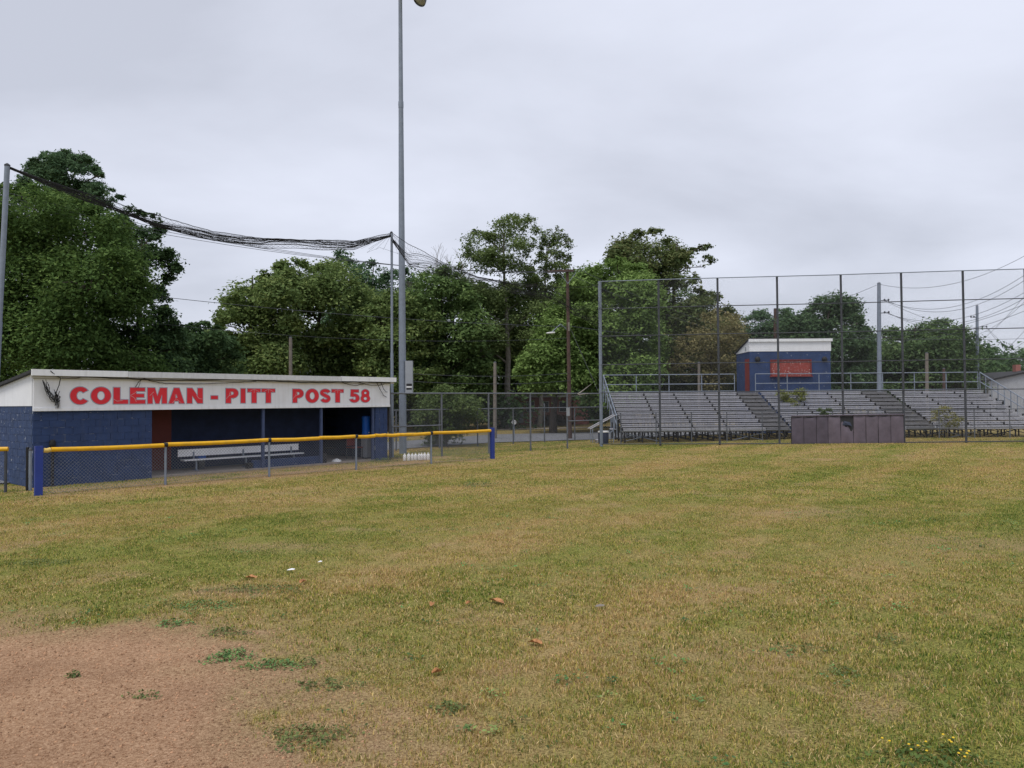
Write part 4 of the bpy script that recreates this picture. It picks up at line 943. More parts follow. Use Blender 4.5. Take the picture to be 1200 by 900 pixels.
# ------------------------------------------------------------------ trees
def inpoly(x, y, poly):
    c = False; j = len(poly) - 1
    for i in range(len(poly)):
        xi, yi = poly[i]; xj, yj = poly[j]
        if (yi > y) != (yj > y) and x < (xj - xi) * (y - yi) / (yj - yi) + xi: c = not c
        j = i
    return c
def fill(poly, Yd, half, r0, r1, n, seed, inset=.5):
    r_ = random.Random(seed); xs_ = [p[0] for p in poly]; ys_ = [p[1] for p in poly]; L_ = []; tries = 0
    while len(L_) < n and tries < 20000:
        tries += 1
        x, y = r_.uniform(min(xs_), max(xs_)), r_.uniform(min(ys_), max(ys_)); rad = r_.uniform(r0, r1)
        if not inpoly(x, y, poly): continue
        ok = all(inpoly(x + rad * inset * math.cos(a_), y + rad * inset * math.sin(a_), poly) for a_ in (0, 1.05, 2.1, 3.14, 4.2, 5.2))
        if not ok and tries < 12000: continue
        yy = Yd + r_.uniform(-half, half)
        if any((x - q[0]) ** 2 + (y - q[1]) ** 2 < (rad * .55) ** 2 and abs(yy - q[3]) < half * .5 for q in L_) and tries < 9000: continue
        L_.append((x, y, rad, yy))
    re_ = r0 * .8; acc = 0.0                        # smaller clumps along the crown's outer edge
    cxp, cyp = sum(xs_) / len(xs_), sum(ys_) / len(ys_)
    for i in range(len(poly)):
        (xa, ya), (xb, yb_) = poly[i], poly[(i + 1) % len(poly)]; ln = math.hypot(xb - xa, yb_ - ya); d = 0
        while d < ln:
            f = d / ln; x, y = xa + (xb - xa) * f, ya + (yb_ - ya) * f; d += re_ * r_.uniform(1.0, 1.9)
            if y > 452 or r_.random() < .12: continue
            rad = re_ * r_.uniform(.6, 1.15); k = math.hypot(cxp - x, cyp - y) or 1; inn = rad * r_.uniform(.3, 1.1)
            L_.append((x + (cxp - x) / k * inn, y + (cyp - y) / k * inn, rad, Yd + r_.uniform(-half, half) * .7))
    return [(pix(x, y, yy), rad * Yd / FPX) for x, y, rad, yy in L_]
def leaves(lobes, n, size, cols, seed, flat=.85, spread=.30, per=14, aspect=.5, needle=False):
    g = np.random.default_rng(seed)
    C = np.array([tuple(c) for c, _ in lobes]); Rr = np.array([r_ for _, r_ in lobes])
    wt = Rr ** 1.85; wt /= wt.sum(); nc = max(len(lobes) * 4, n // per)
    li = g.choice(len(lobes), nc, p=wt)
    d = g.normal(size=(nc, 3)); d /= np.linalg.norm(d, axis=1)[:, None]; d[:, 2] = np.where(d[:, 2] < -.55, -d[:, 2], d[:, 2])
    rad = Rr[li] * g.uniform(.25, 1.05, nc) ** .6
    cc = C[li] + d * rad[:, None] * np.array([1, 1, flat])
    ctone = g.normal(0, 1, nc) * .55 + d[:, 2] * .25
    ci = g.integers(0, nc, n)
    off = g.normal(size=(n, 3)) * (Rr[li[ci]] * spread)[:, None] * np.array([1, 1, .55])
    p = cc[ci] + off
    p[:, 2] = np.maximum(p[:, 2], .15)
    outd = d[ci]
    nrm = outd * .45 + np.array([0, 0, .75]) + g.normal(size=(n, 3)) * .5; nrm /= np.linalg.norm(nrm, axis=1)[:, None]
    a_ = g.normal(size=(n, 3)); a_ -= nrm * (a_ * nrm).sum(1)[:, None]; a_ /= np.linalg.norm(a_, axis=1)[:, None]
    b_ = np.cross(nrm, a_); s_ = size * g.uniform(.6, 1.35, n)
    L_ = a_ * (s_ * .5)[:, None]; W_ = b_ * (s_ * .5 * aspect)[:, None]
    dn = nrm * (s_ * .12)[:, None]
    W_ = W_ * 1.5
    V_ = np.empty((n, 3, 3)); V_[:, 0] = p - L_ + W_; V_[:, 1] = p - L_ * .6 - W_; V_[:, 2] = p + L_ * 1.1 - dn
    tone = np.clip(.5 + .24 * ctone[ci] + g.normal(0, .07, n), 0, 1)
    c0, c1, c2 = (np.array(c) for c in cols)
    col = np.where((tone < .5)[:, None], c0 + (c1 - c0) * (tone * 2)[:, None], c1 + (c2 - c1) * (tone * 2 - 1)[:, None])
    col = np.repeat(col, 3, axis=0)
    T = np.arange(n * 3).reshape(n, 3)
    return V_.reshape(-1, 3), T, col
def tree(name, label, base, lobes, n, size, cols, seed, r0=.25, cat='tree', bark=None, group=None, limbs=12, **kw):
    r_ = random.Random(seed); bx_, by_ = base; o0 = Vector((bx_, by_, g1(bx_, by_)))
    t_ = thing(name, label, cat, tuple(o0), 0, group)
    n = int(n * 3.2); size *= .75; kw['per'] = int(kw.get('per', 14) * 1.5)
    lobes = [(c_, rr_ * 1.12) for c_, rr_ in lobes]
    V_, T, c = leaves(lobes, n, size, cols, seed, **kw); V_ = V_ - np.array(tuple(o0))
    link('crown', np_mesh('crown', V_, T, M_foliage, c), t_)
    zs = sorted((c_.z for c_, _ in lobes)); zl, zh = zs[int(len(zs) * .15)], zs[-1]
    cx_ = sum(c_.x for c_, _ in lobes) / len(lobes); cy_ = sum(c_.y for c_, _ in lobes) / len(lobes)
    mb = MB(); H_ = zh * .92; k = 8; tr = []
    for i in range(k + 1):
        f = i / k; tr.append(Vector(((cx_ - bx_) * f ** 1.5 + r_.uniform(-.12, .12) * (i > 0), (cy_ - by_) * f ** 1.5 + r_.uniform(-.1, .1) * (i > 0), -.2 + (H_ + .2) * f)))
    mb.tube(tr, [r0 * (1.25 - .2 * (i > 0)) * (1 - .85 * i / k) for i in range(k + 1)], 9)
    pick = lobes if len(lobes) <= limbs else r_.sample(lobes, limbs)
    for c_, rad in pick:
        e = c_ - o0; f = max(.2, min(.9, (e.z - .25 * math.hypot(e.x - (cx_ - bx_), e.y - (cy_ - by_)) - rad * .6) / H_))
        s_ = tr[0].lerp(tr[-1], f) if False else tr[int(f * k)].lerp(tr[min(k, int(f * k) + 1)], f * k - int(f * k))
        mid_ = s_.lerp(e, .5) + Vector((r_.uniform(-.2, .2), r_.uniform(-.2, .2), .12 * (e - s_).length))
        rr_ = r0 * .42 * (1 - .6 * f)
        mb.tube([s_, mid_, e], [rr_, rr_ * .65, rr_ * .2], 6)
        for q in range(4):
            ed = e + Vector((r_.gauss(0, 1), r_.gauss(0, 1), r_.gauss(.3, .7))).normalized() * rad * .95
            mb.tube([mid_.lerp(e, r_.uniform(.3, 1)), e.lerp(ed, .5) + Vector((0, 0, .1 * rad)), ed], [rr_ * .4, rr_ * .25, rr_ * .08], 4)
    mb.obj('trunk', bark or M_bark, t_, True)
    return t_
def sc3(c, k): return tuple(x * k for x in c)
DARK = ((0.02, 0.04, 0.019), (0.051, 0.09, 0.038), (0.101, 0.162, 0.06))
MIDG = ((0.037, 0.065, 0.025), (0.096, 0.151, 0.052), (0.185, 0.257, 0.086))
OLIV = ((0.04, 0.065, 0.024), (0.108, 0.157, 0.051), (0.216, 0.257, 0.091))
BRIT = ((0.043, 0.074, 0.023), (0.121, 0.187, 0.053), (0.23, 0.315, 0.103))
BROW = ((0.061, 0.063, 0.029), (0.174, 0.159, 0.074), (0.317, 0.271, 0.128))
COOL = ((0.026, 0.055, 0.030), (0.070, 0.121, 0.062), (0.135, 0.203, 0.093))
VINE = ((0.02, 0.043, 0.014), (0.063, 0.11, 0.03), (0.14, 0.206, 0.057))
def base_of(px_, Yd): return (pix(px_, 480, Yd).x, Yd)
TR = [
 ('vine_covered_tree', 'broad dark tree smothered in vines at the left edge behind the dugout', 80, 34, [(-45, 250), (0, 222), (40, 220), (100, 236), (140, 262), (165, 300), (172, 370), (185, 440), (190, 480), (-70, 480)], 3.2, 18, 34, 84, 50000, .19, VINE, .34, dict(per=22, spread=.32)),
 ('magnolia_tree', 'dark glossy broadleaf tree right of the vine-covered tree', 160, 38, [(120, 262), (150, 246), (182, 252), (186, 268), (178, 285), (205, 298), (208, 312), (196, 330), (190, 345), (196, 372), (214, 398), (222, 440), (215, 475), (120, 475)], 2.0, 9, 19, 46, 15000, .22, DARK, .26, dict(per=9, spread=.28)),
 ('small_tree', 'low dark tree filling the gap behind the dugout roof', 235, 45, [(185, 415), (200, 392), (228, 378), (255, 382), (278, 405), (285, 480), (180, 480)], 2.2, 10, 20, 26, 7000, .28, DARK, .16, dict(per=14)),
 ('oak_tree', 'olive green tree whose thin left edge meets the open sky', 290, 58, [(222, 430), (240, 408), (252, 378), (262, 352), (280, 342), (300, 338), (312, 322), (332, 308), (345, 330), (350, 400), (350, 480), (220, 480)], 3.4, 9, 22, 52, 17000, .33, OLIV, .3, dict(per=13)),
 ('oak_tree', 'rounded mid green tree behind the middle of the dugout', 365, 62, [(318, 335), (330, 310), (348, 306), (366, 316), (385, 308), (410, 318), (428, 345), (440, 400), (440, 480), (330, 480)], 3.4, 12, 24, 46, 15000, .34, OLIV, .32, dict(per=14)),
 ('cedar_tree', 'pointed cooler green tree top behind the oaks left of the light pole', 415, 72, [(374, 350), (388, 310), (398, 295), (408, 305), (418, 318), (428, 306), (440, 306), (452, 326), (468, 318), (485, 318), (492, 360), (492, 470), (380, 470)], 3, 9, 20, 46, 12000, .34, COOL, .3, dict(per=14)),
 ('oak_tree', 'yellowish green tree directly behind the tall light pole', 455, 60, [(420, 370), (440, 348), (470, 345), (500, 352), (520, 380), (525, 470), (500, 482), (420, 482)], 3.2, 12, 23, 44, 14000, .33, OLIV, .3, dict(per=14)),
 ('oak_tree', 'dense green tree right of the light pole under the dead limbs', 522, 61, [(470, 350), (495, 322), (520, 314), (545, 330), (560, 365), (575, 420), (575, 482), (480, 482)], 3.2, 12, 23, 46, 14000, .33, MIDG, .3, dict(per=14)),
 ('tall_tree', 'tall airy tree with a high sparse crown in the centre', 596, 64, [(538, 312), (548, 285), (556, 272), (568, 272), (578, 276), (586, 258), (600, 250), (624, 256), (632, 275), (620, 298), (626, 320), (640, 345), (640, 380), (620, 420), (565, 420), (545, 370), (534, 335)], 2.6, 6, 12, 90, 11000, .25, ((.05, .08, .03), (.11, .15, .055), (.2, .25, .1)), .30, dict(per=8, spread=.42)),
 ('tall_tree', 'slender tree with one bent limb beside the tall airy tree', 632, 66, [(612, 350), (618, 318), (632, 295), (638, 272), (654, 266), (668, 282), (668, 304), (656, 330), (650, 356)], 1.6, 5, 8, 24, 2600, .25, ((.05, .08, .03), (.11, .15, .055), (.2, .25, .1)), .2, dict(per=7, spread=.42)),
 ('oak_tree', 'shaded green tree standing low behind the centre of the fence', 590, 70, [(530, 345), (560, 330), (600, 336), (640, 342), (668, 352), (682, 440), (668, 456), (600, 460), (590, 485), (540, 485)], 3.4, 12, 24, 60, 17000, .36, MIDG, .3, dict(per=16)),
 ('oak_tree', 'dark green tree filling the space right of the russet topped tree', 830, 84, [(765, 350), (800, 340), (832, 352), (862, 375), (880, 400), (880, 478), (765, 478)], 3.4, 11, 22, 40, 11000, .36, MIDG, .3, dict(per=14)),
 ('oak_tree', 'pale green tree low between the vine-covered tree and the oaks', 225, 66, [(190, 425), (215, 404), (238, 388), (262, 380), (285, 400), (290, 480), (190, 480)], 2.8, 9, 18, 30, 8000, .33, OLIV, .22, dict(per=13)),
 ('oak_tree', 'hazy green tree seen through the net left of the backstop corner', 690, 78, [(640, 345), (668, 318), (700, 318), (715, 345), (715, 478), (640, 478)], 3.0, 11, 20, 36, 10000, .36, MIDG, .28, dict(per=13)),
 ('maple_tree', 'bright green spreading tree left of the wooden utility pole', 648, 54, [(604, 455), (612, 425), (628, 400), (640, 375), (660, 350), (676, 330), (700, 345), (702, 400), (700, 440), (690, 464), (650, 462), (620, 466)], 2.6, 11, 21, 46, 14000, .29, BRIT, .26, dict(per=13)),
 ('maple_tree', 'bright green tall tree behind the corner post of the backstop', 735, 55, [(668, 345), (680, 320), (700, 308), (722, 302), (752, 308), (766, 340), (772, 380), (778, 410), (770, 440), (760, 478), (700, 478), (690, 420)], 3.0, 11, 22, 60, 18000, .29, BRIT, .3, dict(per=13)),
 ('oak_tree', 'big dark tree with russet tinged top behind the bright green tree', 785, 74, [(712, 305), (728, 280), (745, 272), (770, 270), (784, 282), (797, 300), (812, 292), (830, 288), (834, 302), (815, 322), (824, 345), (842, 352), (858, 372), (870, 400), (868, 470), (760, 470), (745, 340)], 3.6, 9, 19, 66, 17000, .37, ((.036, .062, .026), (.09, .12, .045), (.17, .165, .07)), .38, dict(per=12)),
 ('thinning_tree', 'thin browning small tree left of the press box', 832, 56, [(782, 430), (796, 398), (812, 374), (838, 362), (862, 370), (878, 398), (872, 430), (858, 466), (800, 470)], 2.0, 7, 15, 34, 3600, .22, BROW, .13, dict(per=8, spread=.3)),
 ('pine_tree', 'dark pine group top seen left of the press box roof', 897, 82, [(866, 395), (872, 372), (890, 364), (905, 372), (925, 362), (938, 385), (935, 430), (868, 430)], 2.4, 8, 14, 26, 6500, .36, COOL, .24, dict(per=10)),
 ('oak_tree', 'dark airy tree with sky gaps behind the right of the press box', 968, 70, [(915, 400), (930, 372), (948, 362), (960, 352), (985, 348), (1002, 356), (1008, 372), (1020, 392), (1018, 420), (1026, 470), (930, 470)], 3.0, 8, 17, 74, 13500, .36, ((.026, .052, .028), (.062, .105, .05), (.11, .16, .072)), .34, dict(per=11, spread=.34)),
 ('oak_tree', 'wide green tree behind the right half of the bleachers', 1078, 76, [(1000, 425), (1015, 398), (1040, 386), (1062, 392), (1085, 382), (1108, 376), (1126, 388), (1142, 400), (1146, 440), (1150, 475), (1000, 475)], 3.6, 10, 21, 54, 15000, .37, ((.034, .068, .032), (.08, .128, .052), (.14, .195, .075)), .36, dict(per=13)),
 ('oak_tree', 'distant bluish green tree line bump beyond the thinner steel pole', 1168, 118, [(1130, 430), (1142, 414), (1165, 410), (1185, 420), (1192, 436), (1190, 470), (1130, 470)], 4, 9, 16, 26, 6000, .5, COOL, .4, dict(per=12)),
 ('oak_tree', 'distant tree behind the brick chimney at the right edge', 1215, 125, [(1186, 425), (1200, 412), (1230, 405), (1260, 420), (1265, 470), (1186, 470)], 4, 10, 18, 24, 6000, .5, COOL, .4, dict(per=12)),
 ('shrub', 'leafy dark shrub mass behind the left bleacher back rail', 770, 58, [(722, 462), (740, 446), (770, 440), (800, 446), (830, 440), (868, 452), (872, 482), (722, 482)], 1.8, 8, 14, 30, 7000, .25, ((.025, .034, .016), (.06, .07, .03), (.11, .11, .05)), .1, dict(per=12)),
 ('shrub', 'light green shrub spreading behind the fence right of the light pole', 525, 38.5, [(488, 500), (492, 478), (500, 460), (520, 452), (545, 464), (566, 462), (572, 476), (560, 498), (540, 520), (500, 524)], 1.0, 8, 15, 34, 5200, .17, ((.03, .05, .018), (.075, .11, .038), (.15, .19, .07)), .06, dict(per=10, spread=.3)),
 ('shrub', 'reddish brown shrub in front of the brick house', 645, 70, [(626, 500), (632, 488), (650, 484), (668, 490), (672, 502)], .8, 5, 8, 14, 2200, .2, ((.03, .025, .018), (.07, .05, .035), (.10, .08, .05)), .06, dict(per=12)),
]
for i, (nm, lb, bpx, Yd, poly, half, r0, r1, nl, n, size, cols, tr_, kw) in enumerate(TR):
    cat = 'shrub' if nm == 'shrub' else 'tree'
    tree(nm, lb, base_of(bpx, Yd), fill(poly, Yd, half, r0, r1, nl, 100 + i), n, size, cols, 200 + i, tr_, cat, M_bark_pale if nm == 'tall_tree' else M_bark, 'shrubs' if nm == 'shrub' else 'trees behind the field', limbs=18, **kw)
# pine above the vines
poly = [(22, 212), (36, 188), (55, 178), (80, 178), (108, 188), (120, 205), (132, 222), (142, 232), (128, 240), (100, 246), (50, 246), (18, 236)]
lob = fill(poly, 41, 1.6, 8, 13, 30, 501, .6)
tree('pine_tree', 'dark pine with a rounded top rising above the vine-covered tree', base_of(75, 41), lob, 9000, .27, COOL, 502, .26, 'tree', M_bark, 'trees behind the field', limbs=24, per=18, spread=.26, aspect=.22)
# leafless limbs
db = base_of(534, 63); dt = thing('dead_tree', 'bare dead tree with grey forked limbs right of the light pole', 'tree', (db[0], db[1], 0), 0, 'trees behind the field')
mb = MB(); o0 = Vector((db[0], db[1], 0)); r_ = random.Random(77)
def grow(p, d, l, rad, depth):
    e = p + d * l; mid_ = p.lerp(e, .5) + Vector((r_.uniform(-.1, .1), r_.uniform(-.1, .1), r_.uniform(-.05, .1))) * l * .5
    mb.tube([p, mid_, e], [rad, rad * .8, rad * .55], 5)
    if depth == 0: return
    for k in range(r_.choice((2, 3))):
        nd = (d + Vector((r_.uniform(-.75, .75), r_.uniform(-.5, .5), r_.uniform(-.15, .55)))).normalized(); grow(e if k < 2 else mid_, nd, l * r_.uniform(.55, .8), rad * .52, depth - 1)
mb.tube([Vector((0, 0, -.2)), Vector((.1, 0, 5)), pix(528, 352, 63) - o0], [.28, .22, .15], 8)
st_ = pix(528, 352, 63) - o0
for tx, ty, l in ((512, 318, .9), (547, 312, 1.0), (525, 318, .8), (492, 345, .8)):
    e = pix(tx, ty, 63 + r_.uniform(-1, 1)) - o0; grow(st_, (e - st_).normalized(), (e - st_).length * .62, .10, 4)
mb.obj('trunk', M_bark_pale, dt)
# far woods behind everything
V_, T, c = leaves([(pix(x, 452 - 26 * math.sin(x * .013) ** 2 - random.uniform(0, 22), 100 + random.uniform(-8, 8)), random.uniform(2.6, 4.2)) for x in np.arange(180, 1160, 11)] + [(pix(x, 468, 96 + random.uniform(-6, 6)), random.uniform(2.2, 3.0)) for x in np.arange(60, 1300, 10)], 64000, .55, DARK, 900)
wo = link('woods', np_mesh('woods', V_, T, M_foliage, c)); tag(wo, 'dark mass of far woods seen between the nearer trunks', 'woods', kind='stuff')
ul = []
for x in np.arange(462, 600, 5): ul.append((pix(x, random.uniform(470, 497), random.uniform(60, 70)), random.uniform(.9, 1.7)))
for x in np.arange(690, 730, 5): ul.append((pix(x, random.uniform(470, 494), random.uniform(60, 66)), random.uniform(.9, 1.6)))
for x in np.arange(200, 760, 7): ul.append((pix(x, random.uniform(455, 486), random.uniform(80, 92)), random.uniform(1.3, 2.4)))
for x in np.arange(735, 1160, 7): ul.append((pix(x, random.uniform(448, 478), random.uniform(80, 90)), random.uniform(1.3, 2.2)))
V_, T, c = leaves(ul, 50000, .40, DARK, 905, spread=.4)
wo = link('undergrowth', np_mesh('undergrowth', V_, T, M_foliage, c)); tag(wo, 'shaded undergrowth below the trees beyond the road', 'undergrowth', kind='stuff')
# broken branch over the fence, saplings in the bleachers
bb_ = thing('broken_branch', 'pale broken branch caught on the tall fence left of the bleachers', 'branch', tuple(pix(679, 463, 36.2)))
o0 = pix(679, 463, 36.2)
MB().tube([pix(677, 462, 36.2) - o0, pix(684, 457, 36.4) - o0, pix(693, 450, 36.8) - o0], [.035, .025, .01], 7).tube([pix(678, 462.5, 36.2) - o0, pix(690, 461, 36.1) - o0], [.03, .01], 6).obj('limb', M_bark_pale, bb_)
for lb, px_, py_, Yd, rpx, n, cols, sd_ in (('yellow green sapling growing through the bleacher seats below the press box', 929, 467, 43.6, 12, 900, ((.07, .09, .02), (.15, .17, .04), (.25, .25, .07)), 601),
        ('thin sapling in front of the right bleacher rows with spread twigs', 1110, 490, 39.7, 13, 520, ((.09, .10, .03), (.17, .17, .05), (.26, .22, .09)), 602),
        ('small green weed growing up behind the vinyl pads', 966, 484, 37.4, 6, 260, ((.04, .07, .03), (.09, .13, .05), (.15, .19, .08)), 603)):
    lob = [(pix(px_ + random.uniform(-1, 1) * rpx * 1.2, py_ + random.uniform(-1, .9) * rpx * .75, Yd + random.uniform(-.3, .3)), rpx * .38 * Yd / FPX) for k in range(11)]
    b_ = (pix(px_, py_, Yd).x, Yd); o_ = tree('sapling', lb, b_, lob, n, .10, cols, sd_, .022, 'sapling', M_bark, None, limbs=11, per=7, spread=.34)

# ------------------------------------------------------------------ grass and ground clutter
def scatter(y0, y1, dens, g):
    out_ = []
    n = 0
    ar = .71 * (y1 * y1 - y0 * y0) + 4.8 * (y1 - y0); n = int(ar * dens * .86)
    yy = np.sqrt(g.uniform(y0 * y0, y1 * y1, n)) if y0 > 1 else g.uniform(y0, y1, n)
    xx = g.uniform(-1, 1, n) * (.71 * yy + 2.4)
    return xx, yy
def gcolor(n, st, g):
    """per-blade colour: greens to straw by local dryness"""
    t_ = np.clip(st + g.normal(0, .37, n), 0, 1)
    pal = np.array([(.095, .16, .034), (.19, .24, .044), (.35, .335, .062), (.47, .365, .11), (.61, .45, .21), (.37, .21, .105)])
    p_ = t_ * 4.6; i_ = np.minimum(p_.astype(int), 4); f_ = (p_ - i_)[:, None]
    c_ = pal[i_] * (1 - f_) + pal[i_ + 1] * f_
    return c_ * g.uniform(.40, 1.42, n)[:, None]
def in_dugout(x, y):
    u_ = (x - A.x) * EX.x + (y - A.y) * EX.y; v_ = (x - A.x) * EY.x + (y - A.y) * EY.y
    return (u_ > -.05) & (u_ < DL + .05) & (v_ > -.02) & (v_ < DEP)
Vs, Ts, Cs = [], [], []; nb = 0
gR = np.random.default_rng(4242)
rd_f = [grd(*p) for p in road_far]; rd_n = [grd(*p) for p in road_near]
def on_road(x, y):
    yf = np.interp(x, [p.x for p in rd_f], [p.y for p in rd_f]); yn = np.interp(x, [p.x for p in rd_n], [p.y for p in rd_n]); return (y > yn) & (y < yf)
for (y0, y1, dens, l0, l1, wd, seg, tuft, tsig) in ((3.9, 6.6, 6200, .018, .046, .0054, 2, 14, .028), (6.6, 10.0, 3700, .020, .048, .0074, 2, 12, .035), (10, 17, 2400, .020, .044, .0105, 1, 7, .05), (17, 27, 1000, .02, .044, .019, 1, 5, .08), (27, 46, 420, .018, .038, .032, 1, 4, .12)):
    tx, ty = scatter(y0, y1, dens / tuft, gR); nt_ = len(tx)
    k = gR.integers(0, nt_, nt_ * tuft); n = len(k)
    x = tx[k] + gR.normal(0, tsig, n); y = ty[k] + gR.normal(0, tsig, n)
    pm_ = 1 - mound_mask(x, y); pb_ = 1 - .92 * bare_mask(x, y); pn = .25 + .75 * sm((fbm(x * 2.3, y * 2.3, 61, 3) - .25) / .25)
    keep = (gR.uniform(0, 1, n) < pm_ * pb_ * pn) & ~in_dugout(x, y) & ~on_road(x, y) & ~((x > 5.2) & (y > 39.5) & (gR.uniform(0, 1, n) < .85))
    x, y, k = x[keep], y[keep], k[keep]; n = len(x)
    tt = gR.normal(0, .14, nt_)[k]
    st_ = straw(x, y) + tt; col = gcolor(n, st_, gR)
    ln_ = gR.uniform(l0, l1, n) * (.7 + .6 * fbm(x * .8, y * .8, 71, 3)); yaw = gR.uniform(0, 2 * np.pi, n); le = np.abs(gR.normal(.45, .35, n)).clip(0, 1.35)
    ly = (gR.uniform(0, 1, n) < .05) & (y < 12); le = np.where(ly, 1.42, le); ln_ = np.where(ly, ln_ * 1.7, ln_); col = np.where(ly[:, None], np.array((.62, .47, .25)) * gR.uniform(.6, 1.2, n)[:, None], col)
    dx, dy = np.cos(yaw), np.sin(yaw); fa = gR.uniform(0, np.pi, n); wx, wy = np.cos(fa) * wd / 2, np.sin(fa) * wd / 2
    z = gz(x, y) - .004
    p0 = np.stack([x - wx, y - wy, z], 1); p1 = np.stack([x + wx, y + wy, z], 1)
    tip = np.stack([x + dx * ln_ * np.sin(le), y + dy * ln_ * np.sin(le), z + ln_ * np.cos(le)], 1)
    if seg == 1:
        Vb = np.stack([p0, p1, tip], 1).reshape(-1, 3); Tb = np.arange(3 * n).reshape(n, 3); Cb = np.repeat(col, 3, 0)
    else:
        h = .55; l2 = le * .55; mx_, my_, mz_ = x + dx * ln_ * h * np.sin(l2), y + dy * ln_ * h * np.sin(l2), z + ln_ * h * np.cos(l2)
        q0 = np.stack([mx_ - wx * .75, my_ - wy * .75, mz_], 1); q1_ = np.stack([mx_ + wx * .75, my_ + wy * .75, mz_], 1)
        Vb = np.stack([p0, p1, q1_, q0, tip], 1).reshape(-1, 3); bi = np.arange(n)[:, None] * 5
        Tb = np.concatenate([bi + np.array([[0, 1, 2]]), bi + np.array([[0, 2, 3]]), bi + np.array([[3, 2, 4]])]); Cb = np.repeat(col, 5, 0)
    Vs.append(Vb); Ts.append(Tb + nb); Cs.append(Cb); nb += len(Vb)
go = link('grass', np_mesh('grass', np.concatenate(Vs), np.concatenate(Ts), M_grass, np.concatenate(Cs)))
tag(go, 'patchy mown field grass, half green and half dried to straw', 'grass', kind='stuff')
print('grass tris', sum(len(t_) for t_ in Ts))
# long weeds along the fence and dugout foot
def rosette(name, label, px_, py_, rx, ry, n, size, cols, seed, cat='weed', group=None, tall=.05):
    g = np.random.default_rng(seed); c = grd(px_, py_); zc = g1(c.x, c.y)
    a_ = g.uniform(0, 2 * np.pi, n); rr_ = np.sqrt(g.uniform(0, 1, n)) * (1 + .35 * np.sin(a_ * 3 + seed)) * (1 + .25 * np.abs(g.normal(0, 1, n)))
    x, y = rx * rr_ * np.cos(a_), ry * rr_ * np.sin(a_); z = gz(c.x + x, c.y + y) - zc + g.uniform(.004, tall, n) * (1.1 - .6 * np.clip(rr_, 0, 1.2))
    p = np.stack([x, y, z], 1); nrm = np.stack([np.cos(a_) * .3, np.sin(a_) * .3, np.ones(n)], 1) + g.normal(0, .4, (n, 3)); nrm /= np.linalg.norm(nrm, axis=1)[:, None]
    d = g.normal(size=(n, 3)); d -= nrm * (d * nrm).sum(1)[:, None]; d /= np.linalg.norm(d, axis=1)[:, None]; e = np.cross(nrm, d); s_ = size * g.uniform(.6, 1.4, n)
    V_ = np.stack([p - d * s_[:, None] * .5, p + e * s_[:, None] * .3, p + d * s_[:, None] * .5, p - e * s_[:, None] * .3], 1).reshape(-1, 3)
    F = np.arange(4 * n).reshape(n, 4); T_ = np.concatenate([F[:, [0, 1, 2]], F[:, [0, 2, 3]]])
    c0, c1 = np.array(cols[0]), np.array(cols[1]); col = np.repeat(c0 + (c1 - c0) * g.uniform(0, 1, n)[:, None], 4, 0)
    o = link(name, np_mesh(name, V_, T_, M_weed, col), None, (c.x, c.y, zc)); tag(o, label, cat, group, None); return o
GW = ((.06, .13, .04), (.20, .33, .10))
for i, (lb, x_, y_, rx, ry, n) in enumerate((('bright green clover clump at the edge of the bare dirt', 270, 769, .16, .14, 420), ('green weed clump just right of the clover clump on the dirt edge', 320, 779, .20, .10, 300), ('long low green weed streak above the dirt, nearer the white scrap', 300, 691, .55, .16, 700),
        ('long green weed streak reaching left above the dirt', 238, 710, .42, .14, 420), ('large mixed green weed mat low at the dirt corner', 362, 864, .24, .16, 460), ('small green weed at the upper dirt edge', 205, 731, .16, .09, 180), ('small weed above the clover clump', 262, 741, .16, .1, 200),
        ('tiny green tuft standing on the bare dirt', 87, 792, .05, .03, 60), ('dull green tuft on the bare dirt right of the tiny one', 168, 815, .13, .04, 70), ('small weed by the dirt right of the clover clumps', 362, 778, .08, .06, 90), ('dark green weed in the grass at the lower centre', 525, 832, .11, .07, 160),
        ('dark green weed left of centre near the dirt corner', 385, 803, .22, .09, 220), ('green weed in the lawn left of the yellow flowers', 940, 762, .22, .14, 160), ('small broad weed in the right lawn', 1042, 750, .12, .12, 110), ('weed low in the right lawn beside the broad weed', 985, 790, .14, .08, 120), ('green weed streak at the far left of the lawn', 45, 660, .5, .16, 420), ('green weed patch in front of the fence end post', 560, 569, .5, .3, 260), ('green grass clump by the dugout pier', 449, 541, .5, .25, 420))):
    rosette('weed', lb, x_, y_, rx, ry, n, .026 if y_ > 600 else .05, GW if i in (0, 1, 3, 5) else ((.07, .10, .03), (.19, .23, .07)), 700 + i, 'weed', 'weeds in the field', .07 if y_ > 600 else .16)
cv_, cc_ = [], []
